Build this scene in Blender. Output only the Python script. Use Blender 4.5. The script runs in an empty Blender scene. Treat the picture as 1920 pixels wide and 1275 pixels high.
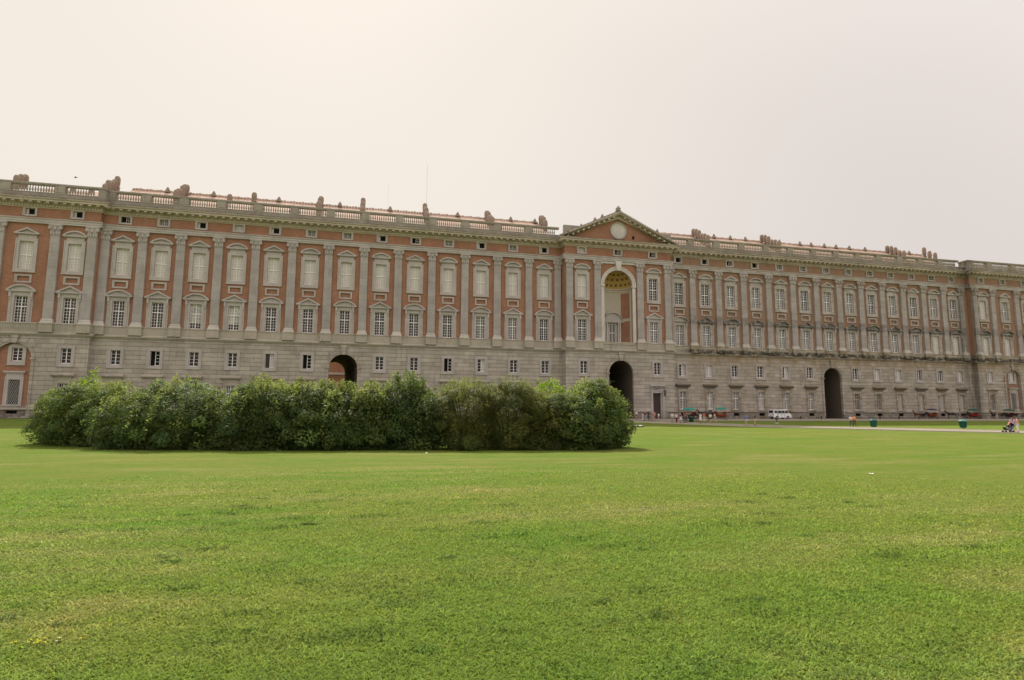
import bpy, bmesh, math, random
import numpy as np
from mathutils import Vector, Matrix
R = math.radians
PI = math.pi
random.seed(7)
rng = np.random.default_rng(11)
sc = bpy.context.scene
COL = sc.collection
S = 1.108            # palace drawn in 1 unit = 1.108 m

# ------------------------------------------------------------------ camera
cam_d = bpy.data.cameras.new('camera')
cam = bpy.data.objects.new('camera', cam_d)
COL.objects.link(cam)
yaw, pitch, roll = 0.24228, 0.11860, 0.00435
cy, sy, cp, sp = math.cos(yaw), math.sin(yaw), math.cos(pitch), math.sin(pitch)
fw = Vector((sy*cp, cy*cp, sp)); rt = Vector((cy, -sy, 0)); up = rt.cross(fw)
cr, sr = math.cos(roll), math.sin(roll)
r2 = rt*cr + up*sr; u2 = up*cr - rt*sr
m = Matrix((r2, u2, -fw)).transposed().to_4x4()
CAM = Vector((40.2793*S, -106.0584*S, 1.69*S))
m.translation = CAM
cam.matrix_world = m
cam_d.sensor_width = 36.0
cam_d.lens = 36.0*1090.22/1920.0
cam_d.clip_start = 0.1
cam_d.clip_end = 6000
sc.camera = cam

# ------------------------------------------------------------------ light
SUN_EL, SUN_AZ = R(48.0), R(-7.0)      # azimuth from +Y, negative = towards -X
sun_dir = Vector((math.sin(SUN_AZ)*math.cos(SUN_EL), math.cos(SUN_AZ)*math.cos(SUN_EL), math.sin(SUN_EL)))
sl = bpy.data.lights.new('sun', 'SUN')
sl.energy = 4.3; sl.angle = R(0.8); sl.color = (1.0, 0.94, 0.84)
so = bpy.data.objects.new('sun', sl); COL.objects.link(so)
so.rotation_euler = sun_dir.to_track_quat('Z', 'Y').to_euler()
so.location = (40, 60, 90)

w = bpy.data.worlds.new('World'); sc.world = w; w.use_nodes = True
nt = w.node_tree; nt.nodes.clear()
def wn(t, **k):
    n = nt.nodes.new(t)
    for a, b in k.items(): setattr(n, a, b)
    return n
sky = wn('ShaderNodeTexSky', sky_type='NISHITA')
sky.sun_disc = False; sky.sun_elevation = SUN_EL; sky.sun_rotation = SUN_AZ
sky.air_density = 1.0; sky.dust_density = 6.0; sky.ozone_density = 1.0
sk_s = wn('ShaderNodeVectorMath', operation='SCALE'); sk_s.inputs['Scale'].default_value = 0.07
nt.links.new(sky.outputs[0], sk_s.inputs[0])
geo = wn('ShaderNodeTexCoord')
dot = wn('ShaderNodeVectorMath', operation='DOT_PRODUCT')
gd = Vector((-0.28, 0.80, 0.52)).normalized(); dot.inputs[1].default_value = gd
nt.links.new(geo.outputs['Generated'], dot.inputs[0])
mr = wn('ShaderNodeMapRange'); mr.inputs['From Min'].default_value = 0.42; mr.inputs['From Max'].default_value = 1.0
mr.interpolation_type = 'SMOOTHSTEP'
nt.links.new(dot.outputs['Value'], mr.inputs['Value'])
hz = wn('ShaderNodeMix', data_type='RGBA')
hz.inputs[6].default_value = (0.618, 0.563, 0.535, 1); hz.inputs[7].default_value = (0.735, 0.672, 0.606, 1)
nt.links.new(mr.outputs[0], hz.inputs[0])
mx = wn('ShaderNodeMix', data_type='RGBA'); mx.inputs[0].default_value = 0.97
# sky boosted overhead and behind the camera, added to brighten the shaded facade
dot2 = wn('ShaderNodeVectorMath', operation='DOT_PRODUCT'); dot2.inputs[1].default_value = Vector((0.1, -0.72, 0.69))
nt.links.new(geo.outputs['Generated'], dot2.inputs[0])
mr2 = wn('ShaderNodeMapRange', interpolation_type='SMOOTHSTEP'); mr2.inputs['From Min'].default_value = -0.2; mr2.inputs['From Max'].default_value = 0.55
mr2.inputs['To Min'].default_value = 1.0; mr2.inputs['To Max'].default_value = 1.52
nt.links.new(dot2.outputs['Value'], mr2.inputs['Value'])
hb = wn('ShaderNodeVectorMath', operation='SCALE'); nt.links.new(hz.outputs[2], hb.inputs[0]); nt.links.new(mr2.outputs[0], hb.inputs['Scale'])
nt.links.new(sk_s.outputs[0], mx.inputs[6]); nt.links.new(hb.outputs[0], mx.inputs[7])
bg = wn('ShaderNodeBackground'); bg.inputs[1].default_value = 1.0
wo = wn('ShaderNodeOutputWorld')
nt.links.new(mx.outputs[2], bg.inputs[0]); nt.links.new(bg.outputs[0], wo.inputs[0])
sc.view_settings.view_transform = 'Standard'; sc.view_settings.look = 'None'
sc.view_settings.exposure = 0.30; sc.view_settings.gamma = 1.0
sc.cycles.max_bounces = 8; sc.cycles.diffuse_bounces = 4; sc.cycles.transparent_max_bounces = 8

# ------------------------------------------------------------------ materials
class N:
    def __init__(s, name, rough=0.85, spec=0.3):
        s.m = bpy.data.materials.new(name); s.m.use_nodes = True
        s.t = s.m.node_tree; s.b = s.t.nodes['Principled BSDF']
        s.b.inputs['Roughness'].default_value = rough
        s.b.inputs['Specular IOR Level'].default_value = spec
    def n(s, t, **k):
        x = s.t.nodes.new(t)
        for a, b in k.items(): setattr(x, a, b)
        return x
    def l(s, a, b): s.t.links.new(a, b)
    def pos(s, scale=(1, 1, 1)):
        g = s.n('ShaderNodeNewGeometry'); mp = s.n('ShaderNodeMapping'); mp.inputs['Scale'].default_value = scale
        s.l(g.outputs['Position'], mp.inputs[0]); return mp.outputs[0]
    def noise(s, vec, scale, detail=3, rough=0.55, lo=0.3, hi=0.7):
        x = s.n('ShaderNodeTexNoise'); x.inputs['Scale'].default_value = scale; x.inputs['Detail'].default_value = detail
        x.inputs['Roughness'].default_value = rough; s.l(vec, x.inputs['Vector'])
        r = s.n('ShaderNodeMapRange'); r.inputs['From Min'].default_value = lo; r.inputs['From Max'].default_value = hi
        s.l(x.outputs['Fac'], r.inputs['Value']); return r.outputs[0]
    def mix(s, f, a, b, mode='MIX'):
        x = s.n('ShaderNodeMix', data_type='RGBA', blend_type=mode)
        for k, v in ((0, f), (6, a), (7, b)):
            if isinstance(v, (int, float)): x.inputs[k].default_value = v
            elif isinstance(v, tuple): x.inputs[k].default_value = v if len(v) == 4 else v+(1,)
            else: s.l(v, x.inputs[k])
        return x.outputs[2]
    def math(s, op, a, b=0.0):
        x = s.n('ShaderNodeMath', operation=op)
        for k, v in ((0, a), (1, b)):
            if isinstance(v, (int, float)): x.inputs[k].default_value = v
            else: s.l(v, x.inputs[k])
        return x.outputs[0]
    def col(s, c):
        if isinstance(c, tuple): s.b.inputs['Base Color'].default_value = c if len(c) == 4 else c+(1,)
        else: s.l(c, s.b.inputs['Base Color'])
        return s
    def bump(s, h, st=0.3, d=0.02):
        x = s.n('ShaderNodeBump'); x.inputs['Strength'].default_value = st; x.inputs['Distance'].default_value = d
        s.l(h, x.inputs['Height']); s.l(x.outputs[0], s.b.inputs['Normal'])

def plain(name, c, rough=0.6, spec=0.3, metal=0.0, var=0.0):
    q = N(name, rough, spec); q.b.inputs['Metallic'].default_value = metal
    if var:
        f = q.noise(q.pos(), 9.0, 4)
        q.col(q.mix(f, tuple(x*(1-var) for x in c), tuple(min(1, x*(1+var)) for x in c)))
    else: q.col(c)
    return q.m

def rng_mask(q, sep_out, lo, hi):
    r = q.n('ShaderNodeMapRange'); r.inputs['From Min'].default_value = lo; r.inputs['From Max'].default_value = hi
    q.l(sep_out, r.inputs['Value']); return r.outputs[0]

def stone(name, base, ashlar=None, wear=0.35, streak=0.4, old=True, rough=0.9, jc=0.75, groove=0.0):
    """weathered limestone; ashlar=(w,h) draws the masonry joints"""
    q = N(name, rough, 0.2)
    g = q.n('ShaderNodeNewGeometry'); sep = q.n('ShaderNodeSeparateXYZ'); q.l(g.outputs['Position'], sep.inputs[0])
    X, Y, Z = sep.outputs
    d = tuple(x*0.80 for x in base); e = tuple(min(1, x*1.12) for x in base)
    f1 = q.noise(q.pos((1, 1, 1)), 0.35, 5, 0.6)
    c = q.mix(f1, d, e)
    c = q.mix(q.math('MULTIPLY', q.noise(q.pos((1, 1, 1.6)), 2.6, 4, 0.6), 0.35), c, tuple(x*0.70 for x in base))
    h = None
    if ashlar:
        cmb = q.n('ShaderNodeCombineXYZ'); q.l(q.math('ADD', X, Y), cmb.inputs[0]); q.l(Z, cmb.inputs[1])
        b = q.n('ShaderNodeTexBrick'); q.l(cmb.outputs[0], b.inputs['Vector'])
        b.inputs['Scale'].default_value = 1.0
        b.inputs['Brick Width'].default_value = ashlar[0]; b.inputs['Row Height'].default_value = ashlar[1]
        b.inputs['Mortar Size'].default_value = 0.022; b.inputs['Mortar Smooth'].default_value = 0.3
        b.inputs['Color1'].default_value = (1.12, 1.10, 1.06, 1); b.inputs['Color2'].default_value = (0.76, 0.73, 0.70, 1)
        b.inputs['Mortar'].default_value = (0.42, 0.38, 0.34, 1)
        c = q.mix(jc, c, b.outputs['Color'], 'MULTIPLY')
        if groove:      # deep horizontal rustication joints
            zz = q.math('FRACT', q.math('DIVIDE', Z, ashlar[1])); gv = q.math('LESS_THAN', zz, groove)
            c = q.mix(q.math('MULTIPLY', gv, 0.62), c, (0.13, 0.11, 0.09))
        h = q.math('SUBTRACT', 1.0, b.outputs['Fac'])
    # rain streaks, soot and lichen with shapes of their own
    st = q.noise(q.pos((1.4, 1.4, 0.10)), 1.6, 5, 0.65, 0.52, 0.80)
    pt = q.noise(q.pos((0.25, 0.25, 0.5)), 0.9, 4, 0.6, 0.40, 0.66)
    stm = q.math('MULTIPLY', q.math('MULTIPLY', st, pt), streak)
    c = q.mix(stm, c, (0.085, 0.078, 0.066))
    if old:
        reg = rng_mask(q, X, 112.0, 116.0)
        # the western wing carries heavier weathering: soot and ochre lichen
        band = q.noise(q.pos((0.5, 0.5, 1.3)), 1.1, 5, 0.62, 0.46, 0.66)
        c = q.mix(q.math('MULTIPLY', q.math('MULTIPLY', band, reg), wear), c, (0.23, 0.165, 0.085))
        bl = q.noise(q.pos((1.1, 1.1, 0.5)), 1.9, 6, 0.7, 0.58, 0.80)
        c = q.mix(q.math('MULTIPLY', q.math('MULTIPLY', bl, reg), wear*1.2), c, (0.055, 0.05, 0.045))
        # ochre run-off under the string course and black crust on ledges and at the foot
        def zband(z0, z1, z2, z3):
            return q.math('MULTIPLY', rng_mask(q, Z, z0, z1), q.math('SUBTRACT', 1.0, rng_mask(q, Z, z2, z3)))
        rag = q.noise(q.pos((0.45, 0.45, 0.22)), 1.3, 5, 0.65, 0.36, 0.62)
        och = q.math('MULTIPLY', q.math('MULTIPLY', zband(11.3, 13.7, 14.0, 14.6), rag), reg)
        c = q.mix(q.math('MULTIPLY', och, 0.75), c, (0.25, 0.165, 0.075))
        rag2 = q.noise(q.pos((0.8, 0.8, 1.2)), 1.2, 5, 0.7, 0.32, 0.56)
        for zb_, amt, rg in ((zband(14.25, 14.7, 15.25, 15.8), 1.1, True), (zband(20.9, 21.6, 23.1, 23.5), 0.95, True), (zband(-1, 0, 0.7, 2.0), 0.7, False), (zband(37.9, 38.2, 38.9, 39.6), 0.45, False)):
            mk = q.math('MULTIPLY', zb_, rag2)
            if rg: mk = q.math('MULTIPLY', mk, reg)
            c = q.mix(q.math('MULTIPLY', mk, amt*min(1, wear*1.6)), c, (0.05, 0.043, 0.034))
        # darker streaked corner where the wing meets the right pavilion
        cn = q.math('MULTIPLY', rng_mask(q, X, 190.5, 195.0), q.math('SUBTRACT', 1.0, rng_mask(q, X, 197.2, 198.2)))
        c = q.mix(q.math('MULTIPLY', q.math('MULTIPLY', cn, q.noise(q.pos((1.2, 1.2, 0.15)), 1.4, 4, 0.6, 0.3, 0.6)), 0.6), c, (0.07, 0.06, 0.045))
    q.col(c)
    if h is not None:
        q.bump(h, 0.6, 0.05)
    else:
        q.bump(q.noise(q.pos(), 9, 4), 0.25, 0.03)
    return q.m

M = {}
M['stone'] = stone('pale_limestone', (0.468, 0.424, 0.408), None, 0.5, 0.35)
M['shaft'] = stone('pilaster_limestone', (0.405, 0.373, 0.366), (9.0, 1.45), 0.30, 0.55, jc=0.28)
M['ashlar'] = stone('grey_ashlar', (0.44, 0.400, 0.358), (2.3, 0.80), 0.42, 0.7, jc=0.7, groove=0.085)
M['dado'] = stone('weathered_limestone', (0.42, 0.375, 0.315), None, 1.0, 0.9)
M['cornice'] = stone('cornice_limestone', (0.56, 0.475, 0.42), None, 0.25, 0.35)
M['white_stone'] = stone('white_marble', (0.60, 0.56, 0.53), None, 0.2, 0.2)
M['sooty'] = stone('sooty_limestone', (0.19, 0.165, 0.135), None, 0.8, 1.0)
M['parapet'] = stone('parapet_limestone', (0.37, 0.33, 0.285), None, 0.5, 1.0)

q = N('red_brick', 0.92, 0.10)
g1 = q.noise(q.pos((1, 1, 1)), 0.22, 5, 0.62, 0.32, 0.68)
c = q.mix(g1, (0.28, 0.145, 0.100), (0.39, 0.205, 0.14))
c = q.mix(q.math('MULTIPLY', q.noise(q.pos((0.6, 0.6, 3.0)), 2.4, 5, 0.7), 0.5), c, (0.30, 0.15, 0.09))
c = q.mix(q.math('MULTIPLY', q.noise(q.pos((1, 1, 0.3)), 0.8, 5, 0.65, 0.52, 0.75), 0.5), c, (0.20, 0.115, 0.075))
gg = q.n('ShaderNodeNewGeometry'); sp_ = q.n('ShaderNodeSeparateXYZ'); q.l(gg.outputs['Position'], sp_.inputs[0])
cm = q.n('ShaderNodeCombineXYZ'); q.l(q.math('ADD', sp_.outputs[0], sp_.outputs[1]), cm.inputs[0]); q.l(sp_.outputs[2], cm.inputs[1])
bt = q.n('ShaderNodeTexBrick'); q.l(cm.outputs[0], bt.inputs['Vector']); bt.inputs['Scale'].default_value = 1
bt.inputs['Brick Width'].default_value = 0.55; bt.inputs['Row Height'].default_value = 0.17; bt.inputs['Mortar Size'].default_value = 0.012
bt.inputs['Color1'].default_value = (1.15, 1.15, 1.15, 1); bt.inputs['Color2'].default_value = (0.8, 0.8, 0.8, 1); bt.inputs['Mortar'].default_value = (0.9, 0.92, 0.95, 1)
c = q.mix(0.55, c, bt.outputs['Color'], 'MULTIPLY')
rg = rng_mask(q, sp_.outputs[0], 110.5, 113.5)      # the western wing's brick is greyer and browner
c = q.mix(q.math('MULTIPLY', rg, 0.55), c, (0.27, 0.185, 0.135))
c = q.mix(q.math('MULTIPLY', q.math('MULTIPLY', rg, q.noise(q.pos((1, 1, 0.35)), 0.9, 5, 0.66, 0.48, 0.72)), 0.45), c, (0.15, 0.115, 0.085))
q.col(c); q.bump(q.noise(q.pos(), 7, 4), 0.2, 0.02)
M['brick'] = q.m
q = N('terracotta_tiles', 0.85, 0.2)
wv = q.n('ShaderNodeTexWave', wave_type='BANDS', bands_direction='X'); wv.inputs['Scale'].default_value = 1.1
q.l(q.pos(), wv.inputs['Vector'])
c = q.mix(q.noise(q.pos(), 1.2, 5), (0.46, 0.33, 0.26), (0.62, 0.46, 0.37))
c = q.mix(q.math('MULTIPLY', q.noise(q.pos(), 5.0, 3, 0.6, 0.5, 0.7), 0.5), c, (0.34, 0.23, 0.17))
q.col(c); q.bump(wv.outputs[0], 0.5, 0.08)
M['tiles'] = q.m
q = N('mossy_gutter_tiles', 0.95, 0.1)
c = q.mix(q.noise(q.pos(), 1.5, 6, 0.7, 0.40, 0.62), (0.30, 0.25, 0.20), (0.10, 0.085, 0.07))
q.col(c); q.bump(q.noise(q.pos(), 5, 5), 0.7, 0.1)
M['gutter'] = q.m
M['white_wood'] = plain('white_painted_wood', (0.82, 0.79, 0.80), 0.5, 0.4, var=0.06)
M['grey_wood'] = plain('faded_grey_wood', (0.52, 0.50, 0.46), 0.6, 0.3, var=0.08)
M['shutter'] = plain('pale_shutter_paint', (0.58, 0.54, 0.52), 0.6, 0.3, var=0.05)
M['shutter_bar'] = plain('shutter_bar_paint', (0.76, 0.72, 0.70), 0.6, 0.3)
def glass(name, c, rough=0.12):
    q = N(name, rough, 0.28)
    f = q.noise(q.pos(), 1.3, 2, 0.5, 0.35, 0.65)
    q.col(q.mix(f, c, tuple(x*1.9 for x in c))); return q.m
M['glass_dark'] = glass('dark_window_glass', (0.022, 0.016, 0.014), 0.25)
M['glass_mid'] = glass('curtained_window_glass', (0.10, 0.092, 0.09), 0.2)
M['glass_pale'] = glass('pale_blind_behind_glass', (0.27, 0.26, 0.235), 0.3)
M['open_dark'] = plain('dark_room', (0.012, 0.010, 0.009), 0.9, 0.1)
M['brown_door'] = plain('dark_oak', (0.055, 0.035, 0.028), 0.6, 0.3, var=0.3)
M['iron'] = plain('black_iron', (0.03, 0.03, 0.028), 0.5, 0.4)
M['gold'] = plain('ochre_plaster', (0.47, 0.33, 0.125), 0.8, 0.2, var=0.12)
M['coffer'] = plain('coffer_shade_brown', (0.21, 0.11, 0.035), 0.8, 0.2)  # dark raised patches put the shade of sunken coffers into colour
M['plaster'] = plain('pale_plaster', (0.50, 0.46, 0.39), 0.9, 0.1, var=0.06)
M['passage'] = plain('dark_passage_plaster', (0.13, 0.105, 0.085), 0.95, 0.1, var=0.4)  # dark blotchy plaster lining the arched passages

# ------------------------------------------------------------------ mesh helper
class MB:
    def __init__(s): s.v = []; s.f = []; s.k = []; s.mi = 0
    def face(s, *pts):
        b = len(s.v); s.v += [tuple(p) for p in pts]; s.f.append(tuple(range(b, b+len(pts)))); s.k.append(s.mi)
    def grid(s, rows, closed=False, flip=False):
        b = len(s.v); n = len(rows[0])
        for r in rows: s.v += [tuple(p) for p in r]
        for i in range(len(rows)-1):
            for j in range(n if closed else n-1):
                a0 = b+i*n+j; a1 = b+i*n+(j+1) % n; q = (a0, a1, a1+n, a0+n)
                s.f.append(q[::-1] if flip else q); s.k.append(s.mi)
    def box(s, x0, x1, y0, y1, z0, z1, tx=0.0):
        b = len(s.v)
        s.v += [(x0, y0, z0), (x1, y0, z0), (x1, y1, z0), (x0, y1, z0), (x0+tx, y0, z1), (x1-tx, y0, z1), (x1-tx, y1, z1), (x0+tx, y1, z1)]
        for q in ((0, 3, 2, 1), (4, 5, 6, 7), (0, 1, 5, 4), (1, 2, 6, 5), (2, 3, 7, 6), (3, 0, 4, 7)):
            s.f.append(tuple(b+i for i in q)); s.k.append(s.mi)
    def prism(s, poly, y0, y1):
        """poly of (x,z) counter-clockwise seen from -y; extruded y0(front)..y1"""
        n = len(poly); b = len(s.v)
        s.v += [(x, y0, z) for x, z in poly] + [(x, y1, z) for x, z in poly]
        s.f.append(tuple(range(b, b+n))); s.k.append(s.mi)
        s.f.append(tuple(range(b+2*n-1, b+n-1, -1))); s.k.append(s.mi)
        for i in range(n):
            j = (i+1) % n; s.f.append((b+i, b+n+i, b+n+j, b+j)); s.k.append(s.mi)
    def lathe(s, prof, cx=0, cy=0, n=12, sq=False):
        rows = []
        for r, z in prof:
            rows.append([(cx+r*math.cos(2*PI*i/n+(PI/4 if sq else 0)), cy+r*math.sin(2*PI*i/n+(PI/4 if sq else 0)), z) for i in range(n)])
        s.grid(rows, True)
    def tube(s, pts, r, n=6):
        pts = [Vector(p) for p in pts]; rows = []
        for i, p in enumerate(pts):
            t = (pts[min(i+1, len(pts)-1)]-pts[max(i-1, 0)]).normalized()
            a = t.cross(Vector((0, 0, 1)));
            if a.length < 1e-3: a = Vector((1, 0, 0))
            a.normalize(); c = t.cross(a); rr = r[i] if isinstance(r, (list, tuple)) else r
            rows.append([p+a*rr*math.cos(2*PI*k/n)+c*rr*math.sin(2*PI*k/n) for k in range(n)])
        s.grid(rows, True)
        s.face(*rows[0]); s.face(*rows[-1])
    def mesh(s, name, mats, smooth=False):
        me = bpy.data.meshes.new(name); me.from_pydata(s.v, [], s.f)
        for mm in (mats if isinstance(mats, list) else [mats]): me.materials.append(mm)
        if isinstance(mats, list) and len(mats) > 1: me.polygons.foreach_set('material_index', s.k)
        if smooth: me.polygons.foreach_set('use_smooth', [True]*len(me.polygons))
        me.update(); return me
    def build(s, name, mats, parent=None, smooth=False):
        return link(name, s.mesh(name, mats, smooth), parent)

def link(name, me, parent=None, loc=None):
    o = bpy.data.objects.new(name, me); COL.objects.link(o)
    if parent is not None: o.parent = parent
    if loc is not None: o.location = loc
    return o
def empty(name, loc=(0, 0, 0), rz=0.0, scale=1.0):
    o = bpy.data.objects.new(name, None); COL.objects.link(o)
    o.location = loc; o.rotation_euler = (0, 0, rz); o.scale = (scale,)*3; o.empty_display_size = 0.3
    return o
def tag(o, label=None, cat=None, group=None, kind=None):
    if label: o['label'] = label
    if cat: o['category'] = cat
    if group: o['group'] = group
    if kind: o['kind'] = kind
    return o

# ------------------------------------------------------------------ PALACE
pal = tag(empty('palace', (0, 0, 0), 0, S), 'long baroque royal palace of grey stone and red brick filling the background behind the lawn', 'palace')

WA = [0.46, 6.16, 11.92, 17.81, 23.68, 29.72, 35.90, 41.95, 48.05, 54.20, 60.40, 66.62, 72.82]
WB = [101.8, 107.93, 113.92, 120.0, 126.13, 132.19, 138.14, 144.1, 149.91, 155.73, 161.61, 167.5, 173.27]
PL, PR = [-6.0, -12.6, -19.2], [181.0, 187.7, 194.4]
CE = [79.85, 94.95]
RUNS = [(-24.0, -2.75, 1.0), (-2.75, 76.4, 0.0), (76.4, 99.0, 2.1), (99.0, 177.6, 0.0), (177.6, 200.5, 1.0)]
def runs_d(x):
    for a, b, d in RUNS:
        if a <= x <= b: return d
    return 0.0

def panel(mb, x0, x1, z0, z1, y, ops, rev=0.35, soffit=True):
    xs = {x0, x1}
    for o in ops:
        if o[0] == 'r': xs |= {o[1], o[2]}
        else:
            for i in range(25): xs.add(o[1]-o[2]*math.cos(PI*i/24))
    xs = sorted(x for x in xs if x0-1e-6 <= x <= x1+1e-6)
    def top(o, x): return o[4]+math.sqrt(max(0, o[2]**2-(x-o[1])**2))
    for a, b in zip(xs, xs[1:]):
        if b-a < 1e-6: continue
        mid = (a+b)/2; iv = []
        for o in ops:
            if o[0] == 'r' and o[1] < mid < o[2]: iv.append((o[3], o[3], o[4], o[4]))
            if o[0] == 'a' and abs(mid-o[1]) < o[2]: iv.append((o[3], o[3], top(o, a), top(o, b)))
        iv.sort(); la = lb = z0
        for p in iv:
            if p[0]-la > 1e-5 or p[1]-lb > 1e-5: mb.face((a, y, la), (b, y, lb), (b, y, p[1]), (a, y, p[0]))
            la, lb = p[2], p[3]
        if z1-la > 1e-5: mb.face((a, y, la), (b, y, lb), (b, y, z1), (a, y, z1))
    for o in ops:
        if o[0] == 'r':
            _, a, b, c, d = o; e = y+rev
            mb.face((a, y, c), (a, y, d), (a, e, d), (a, e, c)); mb.face((b, y, c), (b, e, c), (b, e, d), (b, y, d))
            mb.face((a, y, d), (b, y, d), (b, e, d), (a, e, d)); mb.face((a, y, c), (a, e, c), (b, e, c), (b, y, c))
        elif soffit:
            _, cx, r, c, sz = o; e = y+rev
            pts = [(cx-r, c)]+[(cx-r*math.cos(PI*i/24), sz+r*math.sin(PI*i/24)) for i in range(25)]+[(cx+r, c)]
            for (xa, za), (xb, zb) in zip(pts, pts[1:]):
                mb.face((xa, y, za), (xb, y, zb), (xb, e, zb), (xa, e, za))

# ---- openings
tall = [(x, runs_d(x)) for x in PL[::-1]+WA+CE+WB+PR]
ARCH = {1: [(35.98, 2.43, 8.75)], 2: [(87.65, 2.55, 8.65)], 3: [(138.15, 2.33, 8.6)], 0: [(-12.75, 2.4, 9.2)], 4: [(188.0, 2.3, 9.1)]}
DOOR = (94.25, 96.3, 0.0, 4.95)
bays = {0: PL[::-1], 1: WA, 2: CE, 3: WB, 4: PR}
NICHE = (87.35, 3.0, 14.75, 25.9)
for i, (x0, x1, d) in enumerate(RUNS):
    # ground storey
    mb = MB(); ops = []; y = -(d+0.15)
    for bx in bays[i]:
        arch_here = any(abs(bx-a[0]) < 2.5 for a in ARCH[i])
        gx = bx + (0.45 if bx > 94.9 and bx < 95 else 0.2)
        if not arch_here:
            ops.append(('r', gx-0.72, gx+0.72, 8.5, 10.9))
            if abs(bx-94.95) > .1:
                ops.append(('r', gx-0.7, gx+0.7, 1.85, 5.4)); ops.append(('r', gx-0.66, gx+0.66, 0.55, 1.12))
    for a in ARCH[i]: ops.append(('a', a[0], a[1], 0.0, a[2]))
    if i == 2: ops.append(('r',)+DOOR[:2]+DOOR[2:])
    panel(mb, x0, x1, 0, 12.7, y, ops, 0.45)
    mb.face((x0, 0.2, 0), (x0, y, 0), (x0, y, 12.7), (x0, 0.2, 12.7)); mb.face((x1, y, 0), (x1, 0.2, 0), (x1, 0.2, 12.7), (x1, y, 12.7))
    mb.build('ground_storey_wall', M['ashlar'], pal)
    # brick storeys
    mb = MB(); ops = []; y = -d
    for bx in bays[i]:
        ops += [('r', bx-0.875, bx+0.875, 14.75, 18.95), ('r', bx-0.95, bx+0.95, 23.25, 27.7), ('r', bx-0.84, bx+0.84, 21.28, 22.1), ('r', bx-0.66, bx+0.66, 32.07, 33.08)]
    if i == 2:
        ops += [('a', NICHE[0], NICHE[1], 14.75, NICHE[3]), ('r', 87.4-0.66, 87.4+0.66, 32.07, 33.08)]
    panel(mb, x0, x1, 13.3, 34.2, y, ops, 0.4)
    for bx in bays[i]: mb.face((bx-0.84, y+.16, 21.28), (bx+0.84, y+.16, 21.28), (bx+0.84, y+.16, 22.1), (bx-0.84, y+.16, 22.1))
    mb.face((x0, 0.2, 13), (x0, y, 13), (x0, y, 34.2), (x0, 0.2, 34.2)); mb.face((x1, y, 13), (x1, 0.2, 13), (x1, 0.2, 34.2), (x1, y, 34.2))
    mb.build('brick_wall', M['brick'], pal)

# shell behind the facade
mb = MB()
X0, X1 = -24.0, 200.5; YB = 21.0
mb.face((X0, .6, 0), (X0, YB, 0), (X0, YB, 35), (X0, .6, 35)); mb.face((X1, .6, 0), (X1, YB, 0), (X1, YB, 35), (X1, .6, 35))
panel(mb, X0, X1, 0, 35, YB, [('a', 33.3, 2.16, 0.0, 9.2)], 0.3)
mb.build('rear_wall', M['ashlar'], pal)

# ---- sweeps along the whole plan
PLAN = [(-24.0, 0.6)]
for i, (x0, x1, d) in enumerate(RUNS): PLAN += [(x0, -d), (x1, -d)]
PLAN += [(200.5, 0.6)]
def sweep(mb, plan, prof, caps=True):
    rows = []
    n = len(plan); P = [Vector(p) for p in plan]
    def nrm(a, b):
        t = (b-a).normalized(); return Vector((t.y, -t.x))
    for i, p in enumerate(P):
        if i == 0: o = nrm(P[0], P[1])
        elif i == n-1: o = nrm(P[-2], P[-1])
        else:
            a, b = nrm(P[i-1], p), nrm(p, P[i+1]); h = (a+b); h = h/(h.dot(a)) if h.length > 1e-6 else a; o = h
        rows.append([(p.x+o.x*q[0], p.y+o.y*q[0], q[1]) for q in prof])
    mb.grid(rows, False)
    if caps: mb.face(*rows[0][::-1]); mb.face(*rows[-1])
PLAN2 = PLAN
# string course
mb = MB(); sweep(mb, PLAN, [(0, 12.7), (.28, 12.72), (.32, 12.86), (.46, 12.92), (.50, 13.10), (.40, 13.2), (.30, 13.32), (0, 13.36)])
mb.build('string_course', M['dado'], pal)
# dado below the tall windows
mb = MB(); sweep(mb, PLAN, [(0, 13.2), (.22, 13.3), (.22, 14.55), (.30, 14.6), (.30, 14.72), (0, 14.745)])
mb.build('dado_band', M['dado'], pal)
# architrave
mb = MB(); sweep(mb, PLAN, [(0, 30.62), (.36, 30.64), (.36, 30.92), (.42, 30.94), (.42, 31.25), (.50, 31.3), (.55, 31.44), (.50, 31.5), (0, 31.56)])
mb.build('architrave', M['stone'], pal)
# cornice with dentils and modillions
mb = MB(); sweep(mb, PLAN, [(0, 33.2), (.15, 33.22), (.18, 33.32), (.30, 33.36), (.30, 33.72), (.46, 33.78), (.46, 33.98), (.52, 34.02), (1.28, 34.05), (1.32, 34.09), (1.32, 34.3), (1.46, 34.36), (1.55, 34.5), (1.55, 34.56), (0.2, 34.6)])
for i, (x0, x1, d) in enumerate(RUNS):
    e0 = (1.2 if d > 0 else -1.5); a = x0-e0+0.15; b = x1+e0-0.15
    n = int(round((b-a)/1.18)); st = (b-a)/n
    for k in range(n+1):
        c = a+k*st; mb.box(c-.22, c+.22, -d-1.2, -d-.44, 33.84, 34.045); mb.box(c-.18, c+.18, -d-.85, -d-.44, 33.76, 33.845)
    e0 = (.36 if d > 0 else -.5); a = x0-e0; b = x1+e0; n = int(round((b-a)/.42)); st = (b-a)/n
    for k in range(n):
        c = a+(k+.5)*st; mb.box(c-.12, c+.12, -d-.44, -d-.29, 33.42, 33.70)
mb.build('cornice', M['cornice'], pal)
mb = MB(); sweep(mb, PLAN, [(1.53, 34.57), (1.53, 34.68), (.30, 35.05), (0.0, 35.06)])
mb.build('eaves_tiles', M['gutter'], pal)
mb = MB()
for i, (x0, x1, d) in enumerate(RUNS): pass
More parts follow.
